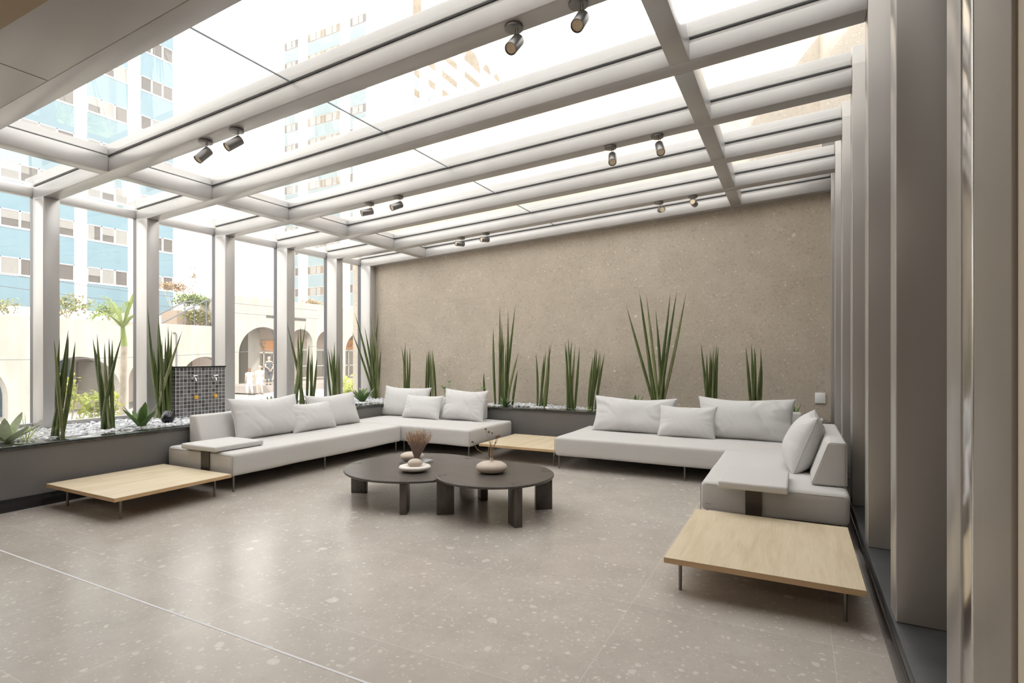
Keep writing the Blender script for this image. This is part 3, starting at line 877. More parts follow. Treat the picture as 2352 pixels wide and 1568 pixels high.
g.build('stems', M['drygrass'], t); hd.build('plumes', M['dryhead'], t)
MB().tube([(-3.63 + .024 * math.cos(a_ / 12 * 6.283), 4.74 + .024 * math.sin(a_ / 12 * 6.283), .415) for a_ in range(13)], .004, 5).build('tie', M['dryhead'], t, smooth=True)

t = thing('vase', 'low round beige ceramic vase on the smaller coffee table, holding dried stems', 'vase', (-2.645, 4.64, .3725))
MB().lathe([(.06, 0), (.11, .006), (.142, .026), (.152, .050), (.142, .075), (.11, .094), (.06, .103), (.022, .106), (.0165, .112), (.0160, .138), (.012, .138), (.010, .110)], (-2.645, 4.64, .3727), 56, wob=.012).build('vase_body', M['stone_beige'], t, smooth=True, autos=75)
t = thing('dried_flower_stems', 'spray of seven thin dried stems with brown seed heads in the beige vase', 'dried flowers', (-2.645, 4.64, .50))
RV = Vector((.8867, .4624, 0)); FV = Vector((-.4624, .8867, 0)); c0 = Vector((-2.645, 4.64, .505))
for k, (du, dz, df, r_) in enumerate(((-.058, .285, .02, .011), (-.026, .262, -.02, .013), (.004, .245, .03, .009), (.052, .215, -.01, .015), (.072, .220, .02, .012), (-.185, .165, -.02, .013), (.038, .150, .03, .009))):
    tip = c0 + RV * du + FV * df + Vector((0, 0, dz))
    mid = c0 + RV * (du * .28) + FV * df * .3 + Vector((0, 0, dz * (.28 if k == 5 else .5)))
    m2 = c0 + RV * (du * .72) + FV * df * .7 + Vector((0, 0, dz * (.52 if k == 5 else .78)))
    ms = MB(); mh = MB()
    ms.tube([c0 - Vector((0, 0, .03)), mid, m2, tip], [.0030, .0030, .0024, .0018], 6)
    mh.ball(tip, (r_, r_, r_ * .8), 8, 5)
    for q in range(9):
        a = q * .7; mh.leaf(tip, tip + Vector((math.cos(a) * r_ * 1.5, math.sin(a) * r_ * 1.5, r_ * .9)), .006, 0, .1, 2)
    sm_ = ms.build('stem', M['drystem'], t, smooth=True)
    mh.build('seed_head', M['dryflower'], sm_)

# ------------------------------------------------------------------ snake plants
PLANTS = {
    'P1': (0.026, [(-7.28, 2.986, -7.068, 3.052, 1.795), (-7.238, 3.001, -7.032, 3.041, 1.742), (-7.226, 3.023, -7.19, 3.025, 1.711), (-7.156, 3.046, -7.187, 2.972, 1.69), (-7.172, 3.033, -6.96, 3.07, 1.666)]),
    'P2': (0.024, [(-7.479, 3.626, -7.701, 3.58, 1.736), (-7.51, 3.603, -7.627, 3.593, 1.784), (-7.456, 3.629, -7.652, 3.572, 1.65), (-7.402, 3.627, -7.416, 3.572, 1.674), (-7.377, 3.657, -7.44, 3.631, 1.739), (-7.377, 3.643, -7.344, 3.622, 1.716), (-7.489, 3.579, -7.219, 3.664, 1.747)]),
    'P3': (0.024, [(-7.812, 4.508, -7.832, 4.431, 2.09), (-7.861, 4.489, -7.983, 4.377, 2.206), (-7.941, 4.487, -7.997, 4.53, 2.091), (-7.817, 4.546, -7.857, 4.581, 1.948), (-7.784, 4.562, -7.809, 4.601, 1.874), (-7.859, 4.523, -7.84, 4.583, 1.837), (-7.881, 4.477, -7.909, 4.411, 1.615), (-7.931, 4.458, -7.574, 4.612, 1.863), (-7.791, 4.549, -7.848, 4.54, 1.799), (-7.882, 4.507, -7.913, 4.53, 1.739)]),
    'P4': (0.024, [(-7.531, 6.703, -7.848, 6.597, 2.09), (-7.665, 6.634, -7.678, 6.692, 1.946), (-7.567, 6.641, -7.517, 6.597, 2.035), (-7.707, 6.597, -7.514, 6.716, 2.094), (-7.49, 6.714, -7.477, 6.749, 1.718), (-7.437, 6.732, -7.405, 6.75, 1.598), (-7.398, 6.734, -7.28, 6.741, 1.507), (-7.556, 6.668, -7.626, 6.628, 1.83), (-7.673, 6.586, -7.471, 6.622, 1.641), (-7.401, 6.775, -7.506, 6.794, 1.492)]),
    'P5': (0.022, [(-7.528, 7.381, -7.569, 7.421, 1.781), (-7.445, 7.406, -7.62, 7.322, 1.66), (-7.528, 7.349, -7.541, 7.308, 1.651), (-7.487, 7.404, -7.526, 7.453, 1.645), (-7.425, 7.418, -7.447, 7.418, 1.588), (-7.564, 7.363, -7.693, 7.36, 1.669), (-7.506, 7.391, -7.595, 7.403, 1.604)]),
    'P6': (0.024, [(-7.90, 8.86, -8.30, 8.62, 2.052), (-7.88, 8.87, -8.24, 8.65, 2.425), (-7.85, 8.88, -8.07, 8.76, 2.137), (-7.82, 8.90, -7.97, 8.82, 2.44), (-7.88, 8.85, -7.96, 8.80, 1.984), (-7.92, 8.83, -7.80, 8.88, 2.44), (-7.84, 8.90, -7.77, 8.93, 1.669), (-7.79, 8.89, -7.86, 8.85, 2.101)]),
    'P7': (0.018, [(-6.812, 8.615, -6.919, 8.547, 1.723), (-6.89, 8.673, -6.938, 8.692, 1.805), (-6.819, 8.638, -6.751, 8.605, 1.706), (-6.926, 8.663, -6.942, 8.669, 1.726), (-6.85, 8.68, -6.87, 8.66, 1.65)]),
    'P8': (0.019, [(-6.42, 8.657, -6.375, 8.653, 1.602), (-6.369, 8.644, -6.31, 8.621, 1.652), (-6.344, 8.71, -6.399, 8.784, 1.646), (-6.224, 8.63, -6.212, 8.584, 1.642), (-6.168, 8.651, -6.241, 8.638, 1.635), (-6.317, 8.63, -6.295, 8.586, 1.609)]),
    'P9': (0.021, [(-4.863, 8.673, -4.92, 8.693, 2.049), (-4.762, 8.638, -4.735, 8.604, 2.424), (-4.722, 8.646, -4.71, 8.624, 2.135), (-4.698, 8.685, -4.836, 8.722, 1.818), (-4.684, 8.642, -4.652, 8.615, 1.883), (-4.608, 8.666, -4.604, 8.675, 2.354), (-4.68, 8.7, -4.498, 8.761, 2.45), (-4.601, 8.62, -4.326, 8.56, 1.599), (-4.494, 8.616, -4.347, 8.55, 1.271), (-5.014, 8.633, -5.063, 8.592, 1.214), (-4.65, 8.66, -4.63, 8.64, 1.70)]),
    'P10': (0.019, [(-4.031, 8.687, -4.075, 8.726, 1.577), (-3.982, 8.672, -3.866, 8.689, 1.614), (-3.924, 8.634, -3.856, 8.594, 1.537), (-3.878, 8.643, -3.728, 8.618, 1.746), (-3.847, 8.628, -3.752, 8.579, 1.716), (-3.909, 8.656, -3.807, 8.65, 1.553), (-3.86, 8.67, -3.77, 8.64, 1.62)]),
    'P11': (0.019, [(-3.439, 8.614, -3.458, 8.546, 1.771), (-3.346, 8.68, -3.461, 8.709, 1.835), (-3.433, 8.7, -3.416, 8.759, 1.783), (-3.396, 8.705, -3.359, 8.774, 1.716), (-3.332, 8.683, -3.259, 8.719, 1.677), (-3.451, 8.706, -3.511, 8.775, 1.702), (-3.38, 8.66, -3.40, 8.66, 1.64)]),
    'P12': (0.019, [(-3.051, 8.612, -2.914, 8.54, 1.656), (-3.015, 8.639, -2.914, 8.607, 1.636), (-3.092, 8.707, -2.918, 8.777, 1.595), (-2.949, 8.688, -2.887, 8.729, 1.551), (-2.959, 8.651, -2.79, 8.638, 1.564), (-3.08, 8.66, -3.0, 8.66, 1.50), (-3.03, 8.68, -2.94, 8.70, 1.58)]),
    'P13': (0.021, [(-1.971, 8.704, -2.472, 8.771, 2.346), (-1.943, 8.672, -2.237, 8.69, 2.552), (-1.982, 8.692, -2.229, 8.739, 2.487), (-1.909, 8.639, -2.105, 8.608, 2.488), (-1.866, 8.629, -1.95, 8.583, 2.233), (-1.973, 8.654, -1.737, 8.646, 2.5), (-1.912, 8.624, -1.623, 8.569, 2.519), (-1.897, 8.648, -1.499, 8.63, 2.485), (-1.869, 8.706, -1.844, 8.775, 1.7)]),
    'P14': (0.019, [(-1.166, 8.643, -1.281, 8.618, 1.697), (-1.223, 8.611, -1.188, 8.537, 1.552), (-1.199, 8.614, -1.14, 8.546, 1.61), (-1.12, 8.627, -1.089, 8.577, 1.662), (-1.097, 8.688, -1.072, 8.731, 1.684), (-1.067, 8.646, -1.034, 8.626, 1.656), (-1.147, 8.639, -1.118, 8.608, 1.584)]),
    'P15': (0.02, [(-0.576, 8.62, -0.653, 8.559, 1.645), (-0.547, 8.708, -0.593, 8.78, 1.699), (-0.561, 8.652, -0.543, 8.641, 1.645), (-0.49, 8.631, -0.459, 8.587, 1.637), (-0.512, 8.616, -0.446, 8.55, 1.525), (-0.54, 8.66, -0.53, 8.65, 1.56)]),
}
PLABEL = {
    'P1': 'nearest snake plant by the windows, its few thick leaves crossing, left end of the planter',
    'P2': 'second snake plant from the left, upright leaves between the first two window posts',
    'P3': 'tall full snake plant just left of the black mosaic wall',
    'P4': 'wide snake plant with many splayed leaves behind the left sofa cushions',
    'P5': 'narrow tight snake plant behind the far end of the left sofa',
    'P6': 'tall snake plant in the room corner with long leaves leaning left over the window',
    'P7': 'slim short snake plant at the left end of the stone wall',
    'P8': 'short snake plant with leaves meeting in a point, behind the corner sofa cushions',
    'P9': 'tall spreading snake plant rising right behind the end of the corner sofa',
    'P10': 'snake plant in the open pebble stretch, nearest the corner sofa, leaning right',
    'P11': 'snake plant in the open pebble stretch, middle of three, with upright leaves',
    'P12': 'snake plant in the open pebble stretch, beside the long cushion of the right sofa',
    'P13': 'tallest snake plant, its leaves fanning wide in a V on the stone wall',
    'P14': 'short dense snake plant behind the right sofa, left of the slimmest one there',
    'P15': 'short snake plant with five leaves nearest the white wall socket',
}
def snake(key, r, leaves):
    bx = sum(l[0] for l in leaves) / len(leaves); by = sum(l[1] for l in leaves) / len(leaves)
    t = thing('snake_plant', PLABEL[key], 'plant', (bx, by, .575), 0, 'snake plants in the pebble planter')
    rnd = random.Random(hash(key) % 97 if False else sum(map(ord, key)))
    for k, (x0, y0, x1, y1, z1) in enumerate(leaves):
        z0 = .575
        n = 12; path = []; rad = []
        L_ = z1 - z0
        bow = rnd.uniform(-.018, .018); bow2 = rnd.uniform(-.018, .018)
        # leaves stand steeper near the tip or lean out gradually
        c = rnd.uniform(.85, 1.25)
        for i in range(n + 1):
            q = i / n
            e = q ** c
            path.append((x0 + (x1 - x0) * e + bow * math.sin(PI * q), y0 + (y1 - y0) * e + bow2 * math.sin(PI * q), z0 + L_ * q))
            body = .80 + .25 * math.sin(PI * min(1, q * 1.15 + .05))
            tp = 1 if q < .62 else max(.03, 1 - ((q - .62) / .38) ** 1.7)
            rad.append(r * 1.06 * body * tp * rnd.uniform(.97, 1.03))
        MB().tube(path, rad, 9, flat=.72).build('leaf', M['snakebase'] if k % 4 == 3 else M['snake'], t, smooth=True)
    return t
for k, (r, lv) in PLANTS.items():
    snake(k, r, lv)

# broad-leaved agaves and small plants
def rosette(name, label, c, n, size, width, m1, m2, seed, group=None, up=.7):
    rnd = random.Random(seed)
    a_, b_ = MB(), MB()
    for i in range(n):
        a = i * 2.4 + rnd.uniform(-.2, .2); ln = size * rnd.uniform(.75, 1.1); el = up + rnd.uniform(-.25, .3)
        tip = (c[0] + math.cos(a) * ln * math.cos(el), c[1] + math.sin(a) * ln * math.cos(el), c[2] + ln * math.sin(el))
        (a_ if i % 2 else b_).leaf((c[0] + math.cos(a) * .01, c[1] + math.sin(a) * .01, c[2]), tip, width, .10, .35, 8)
    t = thing(name, label, 'plant', c, 0, group)
    a_.build('leaves', m1, t, smooth=True); b_.build('leaves', m2, t, smooth=True)
rosette('agave', 'broad-leaved agave in the pebbles left of the tall plant by the mosaic wall', (-7.25, 3.90, .60), 9, .35, .10, M['agave'], M['agave2'], 1, up=1.15)
rosette('agave', 'large pale agave at the left edge of the picture in the planter', (-7.16, 2.55, .60), 7, .38, .095, M['agave'], M['agave'], 2, up=.85)
rosette('agave', 'variegated agave beside the last window post in the room corner', (-7.42, 8.0, .60), 13, .34, .10, M['agave'], M['agave2'], 3, up=1.0)
rosette('agave', 'small agave at the foot of the tall plant behind the corner sofa end', (-4.55, 8.47, .60), 8, .23, .075, M['agave'], M['agave2'], 4, up=.95)
rosette('agave', 'tip of a green agave leaf cluster behind the left long cushion of the right sofa', (-2.28, 8.62, .60), 5, .30, .06, M['agave2'], M['leafgreen'], 5, up=1.3)
rosette('agave', 'small green plant peeping over the right end of the right sofa back', (-.05, 8.5, .60), 6, .27, .05, M['leafgreen'], M['agave2'], 6, up=1.25)
rosette('agave', 'low agave behind the large left cushion, next to a window post', (-7.7, 6.15, .60), 6, .30, .07, M['agave'], M['agave2'], 16, up=1.2)
def grass(label, c, n, size, m, seed, w=.008):
    rnd = random.Random(seed); b = MB()
    for i in range(n):
        a = rnd.uniform(0, 6.28); ln = size * rnd.uniform(.6, 1.1); el = rnd.uniform(.35, 1.3)
        b.leaf(c, (c[0] + math.cos(a) * ln * math.cos(el), c[1] + math.sin(a) * ln * math.cos(el), c[2] + ln * math.sin(el)), w, .22, .2, 7)
    tag(b.build('grass_tuft', m, None, smooth=True), label, 'plant')
grass('lime green grass tuft beside the first snake plant from the left', (-7.15, 2.72, .59), 26, .36, M['limegrass'], 3)
grass('tiny grass tuft at the foot of the last plant before the right sofa', (-3.0, 8.42, .59), 14, .14, M['limegrass'], 5, .006)
def sprig(label, c, h, n, m, seed, lw=.05):
    rnd = random.Random(seed); t = thing('leafy_sprig', label, 'plant', c)
    b = MB(); s_ = MB()
    for i in range(n):
        a = rnd.uniform(0, 6.28); rr = rnd.uniform(.03, .14); z = h * rnd.uniform(.7, 1.05)
        p = (c[0] + math.cos(a) * rr, c[1] + math.sin(a) * rr * .6, c[2] + z)
        s_.tube([c, (c[0] + math.cos(a) * rr * .4, c[1] + math.sin(a) * rr * .3, c[2] + z * .6), p], .0022, 4)
        for q in range(3):
            b2 = rnd.uniform(0, 6.28)
            b.leaf(p, (p[0] + math.cos(b2) * .07, p[1] + math.sin(b2) * .05, p[2] + rnd.uniform(-.03, .02)), lw, .05, .1, 4)
    b.build('leaves', m, t, smooth=True); s_.build('stems', M['leafgreen'], t)
sprig('small bright green leafy plant rising between two corner sofa cushions', (-5.92, 8.66, .59), .46, 6, M['leafgreen'], 2)
sprig('thin vine with heart leaves left of the tall plant behind the corner sofa', (-5.05, 8.50, .59), .42, 4, M['leafgreen'], 4, .045)

# ------------------------------------------------------------------ black garden spotlights
def garden_light(label, c, yaw, size=.06):
    t = thing('garden_spotlight', label, 'spotlight', c, 0, 'black garden spotlights in the pebbles')
    d = Vector((math.cos(yaw) * .8, math.sin(yaw) * .8, .5)).normalized()
    p = Vector((c[0], c[1], c[2] + size * 1.15))
    prof = [(-1.0, .25), (-.85, .62), (-.5, .90), (0, 1.0), (.45, 1.02), (.7, 1.05), (.72, .96), (.55, .90)]
    MB().spin(p, d, [(size * a, size * r) for a, r in prof], 28).build('housing', M['blackgloss'], t, smooth=True, autos=60)
    MB().cyl(p + d * size * .5, p + d * size * .56, size * .92, size * .92, 28).build('lens', M['shopdark'], t)
    MB().cyl((c[0], c[1], c[2] - .03), (c[0], c[1], c[2] + size * .5), .008, .008, 8).build('spike', M['blackgloss'], t)
garden_light('black garden spotlight in the pebbles in front of the black mosaic wall', (-7.38, 4.30, .60), 2.3, .078)
garden_light('black garden spotlight against the stone wall behind the corner sofa', (-7.05, 8.55, .60), 1.3, .12)

# ------------------------------------------------------------------ mosaic wall with taps
mw = thing('mosaic_fountain_wall', 'low black mosaic tiled wall with taps standing in the planter by the windows', 'wall', (-7.80, 5, .575))
MB().box(-7.86, -7.75, 4.62, 5.375, .55, 1.345).build('tiled_block', M['mosaic'], mw)
MB().box(-7.865, -7.742, 4.615, 5.382, 1.345, 1.362).build('coping', M['blackbase'], mw)
MB().box(-7.86, -7.748, 5.375, 5.382, .6, 1.345).build('edge_trim', M['cream'], mw)
def tap(label, y, z):
    t = thing('tap', label, 'tap', (-7.75, y, z), 0, 'taps on the black mosaic wall')
    MB().cyl((-7.752, y, z), (-7.735, y, z), .024, .024, 20).tube([(-7.75, y, z), (-7.69, y, z), (-7.665, y, z - .008), (-7.655, y, z - .04)], [.013, .014, .012, .011], 12).build('spout', M['chrome'], t, smooth=True, autos=50)
    MB().cyl((-7.715, y, z + .008), (-7.715, y, z + .032), .009, .009, 12).build('stem', M['chrome'], t, smooth=True)
    MB().tube([(-7.715, y - .004, z + .03), (-7.70, y + .055, z + .038)], [.012, .007], 10).build('lever', M['chrome'], t, smooth=True)
tap('left chrome tap on the black mosaic wall, above the left yellow knob', 4.86, 1.19)
tap('right chrome tap on the black mosaic wall, above the right yellow knob', 5.17, 1.185)
def knob(label, y, z):
    t = thing('garden_valve', label, 'valve', (-7.75, y, z), 0, 'yellow-handled valves on the black mosaic wall')
    MB().cyl((-7.752, y, z), (-7.70, y, z), .014, .012, 14).build('valve_body', M['chrome'], t, smooth=True)
    b = MB()
    n = 36
    for k in range(n):
        pass
    b.prism([((.028 + .004 * math.cos(6 * a * 2 * PI / n)) * math.cos(a * 2 * PI / n) + y, (.028 + .004 * math.cos(6 * a * 2 * PI / n)) * math.sin(a * 2 * PI / n) + z) for a in range(n)], 'x', -7.70, -7.683)
    b.build('wheel_handle', M['yellow'], t, smooth=True, autos=40)
    MB().cyl((-7.683, y, z), (-7.679, y, z), .008, .007, 10).build('screw', M['chrome'], t)
knob('left yellow valve wheel low on the black mosaic wall', 4.885, .915)
knob('right yellow valve wheel low on the black mosaic wall, touching the cushion tip in view', 5.18, .92)

# white socket cover on the stone wall
t = thing('socket_plate', 'white rectangular socket plate at the right end of the stone wall', 'socket', (.30, 9.13, .82))
MB().box(.237, .37, 9.108, 9.129, .822, .975).build('cover_plate', M['white'], t, bevel=.004)
MB().box(.255, .352, 9.1055, 9.1079, .842, .955).build('inner_panel', M['white'], t, bevel=.001)

# ------------------------------------------------------------------ ceiling spots
def spot(label, x, y, a, b_, c_):
    z = ROOF(x); yc = y + FW / 2
    t = thing('ceiling_spotlight', label, 'spotlight', (x, yc, z), 0, 'graphite spotlights under the roof beams')
    MB().cyl((x, yc, z - .022), (x, yc, z + .001), .064, .064, 36).build('canopy', M['spotmetal'], t, bevel=.003)
    d = (RV * a + Vector((0, 0, b_)) - FV * c_).normalized()
    piv = Vector((x + .022, yc, z - .022 - .062))
    for s_ in (-.009, .009):
        MB().tube([(x + .022 + s_, yc, z - .022), tuple(piv + Vector((s_, 0, -.008)))], .0032, 6).build('arm', M['spotmetal'], t)
    ln, r = .160, .043
    p0 = piv - d * .030; p1 = p0 + d * ln
    p0 = p0 - Vector((0, 0, .028)); p1 = p1 - Vector((0, 0, .028))
    MB().spin(p0, d, [(0, r * .93), (.003, r), (ln - .002, r), (ln, r * .98), (ln - .001, r * .88), (ln - .012, r * .87)], 32).build('body', M['spotmetal'], t, smooth=True, autos=40)
    le = MB().cyl(p1 - d * .011, p1 - d * .008, r * .85, r * .80, 28).build('lens', M['lens'], t)
spot('left spotlight of the pair at the left end of the nearest visible beam', -5.09, 3.24, -.35, -.62, .42)
spot('right spotlight of the pair at the left end of the nearest visible beam', -4.63, 3.24, -.48, -.55, .45)
spot('left spotlight of the big near pair at the top centre of the picture', -1.72, 3.24, -.32, -.72, .62)
spot('right spotlight of the big near pair, cut by the top edge of the picture', -1.25, 3.24, -.30, -.72, .60)
spot('left spotlight of the pair at the left of the third beam, aimed sideways', -5.17, 5.62, -.80, -.28, .45)
spot('right spotlight of the pair at the left of the third beam', -4.67, 5.62, -.65, -.40, .50)
spot('left spotlight of the pair at the right of the third beam, lens towards the camera', -1.78, 5.62, -.12, -.70, .68)
spot('right spotlight of the pair at the right of the third beam', -1.28, 5.62, -.05, -.72, .62)
spot('left spotlight of the farthest left pair, aimed sideways at the windows', -5.22, 8.0, -.80, -.02, .50)
spot('right spotlight of the farthest left pair', -4.72, 8.0, -.70, -.08, .60)
spot('left spotlight of the farthest right pair, lens straight at the camera', -1.79, 8.0, -.05, -.20, .95)
spot('right spotlight of the farthest right pair, turned slightly left', -1.31, 8.0, -.50, .02, .80)

# ================================================================== OUTSIDE
# street, sloping up to the right
b = MB()
ys = [-40, 10, 17, 23, 60, 110]; zs = [-1.6, -1.6, -1.45, -.75, -.75, -.75]
for i in range(len(ys) - 1):
    b.add([(-120, ys[i], zs[i]), (-8.6, ys[i], zs[i]), (-8.6, ys[i + 1], zs[i + 1]), (-120, ys[i + 1], zs[i + 1])], [(0, 1, 2, 3)])
b.add([(-8.6, 9.45, -.75), (40, 9.45, -.75), (40, 110, -.75), (-8.6, 110, -.75)], [(0, 1, 2, 3)])
struct(b.build('ground', M['street']))
struct(MB().box(-33, -29.4, 22.2, 60, -.75, -.30).build('sidewalk', M['kerb']))

# ---- concrete podium with arches (profile wall at x = -33)
def arch_wall(b, x0, x1, segs, ztop):
    """segs: list of (y, zbottom) ordered; duplicates in y make vertical jambs"""
    for i in range(len(segs) - 1):
        (ya, za), (yb, zb) = segs[i], segs[i + 1]
        ta, tb = ztop, ztop
        if abs(ya - yb) < 1e-5:
            lo, hi = min(za, zb), max(za, zb)
            b.add([(x0, ya, lo), (x1, ya, lo), (x1, ya, hi), (x0, ya, hi)], [(0, 1, 2, 3)])
        else:
            b.add([(x1, ya, za), (x1, yb, zb), (x1, yb, tb), (x1, ya, ta)], [(0, 1, 2, 3)])
            b.add([(x0, ya, za), (x0, yb, zb), (x0, yb, tb), (x0, ya, ta)], [(0, 3, 2, 1)])
            b.add([(x0, ya, za), (x0, yb, zb), (x1, yb, zb), (x1, ya, za)], [(0, 1, 2, 3)])
            b.add([(x0, ya, ta), (x1, ya, ta), (x1, yb, tb), (x0, yb, tb)], [(0, 1, 2, 3)])
    return b
def arch_segs(y0, y1, base, apex, arches):
    s = [(y0, base)]
    for c, r in arches:
        s += [(c - r, base), (c - r, apex - r)]
        n = 28
        for k in range(1, n):
            a = PI - PI * k / n
            s.append((c + r * math.cos(a), apex - r + r * math.sin(a)))
        s += [(c + r, apex - r), (c + r, base)]
    s.append((y1, base))
    return s
pod = thing('arcade_building', 'pale concrete arcade across the street with round arches and shops, terrace on its lower wing', 'building', (-33, 25, -.75))
arch_wall(MB(), -33.6, -33, arch_segs(-30, 23.2, -1.9, 1.5, [(-4.8, 1.95), (.1, 1.95), (5.0, 1.95), (9.9, 1.95), (14.75, 1.95), (18.45, 1.35), (21.55, 1.55)]), 3.45).build('lower_arcade_wall', M['concrete'], pod)
arch_wall(MB(), -33.6, -32.98, arch_segs(23.2, 70, -.6, 3.57, [(25.8, 1.95), (29.05, 1.05), (31.65, 1.15), (35.3, 1.75), (39.6, 1.6), (43.6, 1.6), (47.6, 1.6)]), 5.56).build('upper_arcade_wall', M['concrete'], pod)
b = MB().box(-36.2, -36, -30, 23.2, -1.9, 3.3).box(-36.2, -36, 23.2, 70, -1.9, 5.4)
b.build('inner_wall', M['pinkwall'], pod)
MB().box(-36, -33.6, -30, 23.2, 1.52, 3.44).box(-36, -33.6, 23.2, 70, 3.6, 5.5).build('arcade_ceiling', M['concsmooth'], pod)
MB().box(-42, -33.61, -30, 23.2, 3.30, 3.42).build('terrace_slab', M['concrete'], pod)
# joints on the upper band
MB().box(-32.979, -32.97, 23.3, 60, 4.62, 4.66).box(-32.979, -32.97, 23.3, 60, 4.18, 4.21).build('wall_joint', M['concsmooth'], pod)
MB().box(-32.985, -32.95, 25.97, 26.9, 4.25, 4.43).box(-32.985, -32.95, 28.3, 29.45, 4.2, 4.38).build('wall_slot', M['slot'], pod)
# shopfronts inside the arches
def shopfront(y0, y1, z0, z1, n, panel=True):
    fr = MB(); gl = MB()
    gl.box(-35.98, -35.93, y0, y1, z0, z1)
    for k in range(n + 1):
        y = y0 + (y1 - y0) * k / n
        fr.box(-35.93, -35.86, y - .05, y + .05, z0, z1)
    fr.box(-35.93, -35.86, y0, y1, z1 - .1, z1 + .05).box(-35.93, -35.86, y0, y1, z0 + 1.0, z0 + 1.08).box(-35.93, -35.86, y0, y1, z0, z0 + .1)
    f = fr.build('shop_frame', M['shopframe'], pod)
    gl.build('shop_glass', M['shopdark'], f)
shopfront(27.15, 29.8, -.3, 1.85, 3)
shopfront(24.2, 25.3, -.3, 2.1, 1)
shopfront(36.0, 38.6, -.3, 2.1, 3)
shopfront(31.5, 34.0, -.3, 2.1, 2)
MB().box(-35.98, -34.6, 25.75, 26.7, -.6, 3.6).build('pier', M['concrete'], pod)
MB().box(-35.98, -35.6, 12.4, 15.45, -1.9, 1.5).build('shutter', M['teal'], pod)
MB().box(-35.98, -35.7, 15.9, 17.8, -.9, 1.2).build('shop_glass', M['shopdark'], pod)
MB().box(-35.98, -35.7, 9.0, 10.9, -1.9, 1.2).build('shop_glass', M['windark'], pod)
MB().box(-35.98, -35.7, 20.6, 22.4, .2, 1.4).build('shop_glass', M['wintan'], pod)
MB().box(-33.9, -33.62, 16.2, 17.4, -1.9, -.9).build('low_wall', M['concrete'], pod)
# signs
t = thing('shop_sign', 'brown picture and orange shop sign above the doors in the big arch', 'sign', (-35.8, 28, 2.4))
MB().box(-35.84, -35.80, 27.05, 28.15, 1.93, 2.75).build('picture_panel', M['signphoto'], t)
MB().box(-35.84, -35.80, 28.15, 29.6, 1.93, 2.75).build('orange_panel', M['orange'], t)
t = thing('shop_sign', 'orange shop sign with faded brown lettering in the arch by the room corner', 'sign', (-35.8, 37.4, 2.6))
MB().box(-35.84, -35.80, 35.6, 39.4, 2.18, 3.02).build('sign_panel', M['orange'], t)
fc = bpy.data.curves.new('lettering', 'FONT'); fc.body = 'curum'; fc.size = .72; fc.extrude = .01; fc.align_x = 'CENTER'
fo = bpy.data.objects.new('tmp', fc); S.collection.objects.link(fo)
me = bpy.data.meshes.new_from_object(fo.evaluated_get(bpy.context.evaluated_depsgraph_get()))
bpy.data.objects.remove(fo)
me.materials.clear(); me.materials.append(M['signletter'])
lo = bpy.data.objects.new('lettering', me); S.collection.objects.link(lo); lo.parent = t
lo.rotation_euler = (PI / 2, 0, PI / 2); lo.location = (.015, -.05, -.24)

# ---- blue tower
def tower_blue():
    t = thing('apartment_tower', 'tall white apartment tower with blue panels between its window bands', 'building', (-42.5, 18, 0))
    x = -42.5
    cols = [(-2.0, 2.6), (4.2, 7.6), (8.9, 12.9), (13.9, 18.67), (19.42, 21.94), (22.79, 25.14)]
    MB().box(-58, x, -20, 26.08, -1, 40).build('facade', M['white_paint'], t)
    kinds = {}
    def win(w, variant):
        """window drawn in local coordinates: y along facade, z up"""
        key = (round(w, 2), variant)
        if key in kinds: return kinds[key]
        fr = MB(); gl = MB(); cu = MB()
        n = 3 if w > 2 else 2
        if w > 3: n = 5
        gl.box(-.10, .02, 0, w, 0, 1.06)
        for k in range(n + 1):
            y = w * k / n
            fr.box(.0, .06, max(0, y - .05), min(w, y + .05), 0, 1.06)
        fr.box(.0, .08, 0, w, -.07, .04).box(0, .06, 0, w, 1.0, 1.06)
        rnd = random.Random(variant * 13 + int(w * 10))
        for k in range(n):
            y0, y1 = w * k / n + .05, w * (k + 1) / n - .05
            q = rnd.random()
            if q < .28: cu.box(.021, .04, y0, y1, .04, 1.0)
            elif q < .60: cu.box(.021, .04, y0, y1, rnd.choice((.5, .45)), 1.0)
            elif q < .78: cu.box(.021, .04, y0, y0 + (y1 - y0) * .5, .04, 1.0)
        kinds[key] = (fr, gl, cu); return kinds[key]
    cache = {}
    for ci, (y0, y1) in enumerate(cols):
        for k in range(11):
            zb = 4.63 + 2.9 * k - 2.9 * 0
            zt = zb + 1.82
            zb, zt = (zb - 0, zt)
            nm = (ci,)
            if ('p', ci) not in cache:
                o = MB().box(x - .02, x + .05, y0, y1, 0, 1.82).build('spandrel_panel', M['blue'], t)
                cache[('p', ci)] = o; base = o.location.copy()
                o.location.z = zb
            else:
                o = cache[('p', ci)].copy(); S.collection.objects.link(o); o.location.z = zb
            v = (ci * 3 + k * 5) % 4
            kk = ('w', ci, v)
            if kk not in cache:
                fr, gl, cu = win(y1 - y0, v)
                A = []
                for mb, nme, mt in ((fr, 'window', M['white_paint']), (gl, 'pane', M['windark']), (cu, 'curtain', M['curtain'])):
                    m_ = MB().add([(p[0] + x, p[1] + y0, p[2]) for p in mb.v], mb.f)
                    if not mb.f: continue
                    oo = m_.build(nme, mt, t if nme == 'window' else A[0])
                    A.append(oo)
                A[0].location.z = zt + .07; cache[kk] = A[0]
            else:
                c = copy_tree(cache[kk], t); c.location.z = zt + .07
    return t
tower_blue()

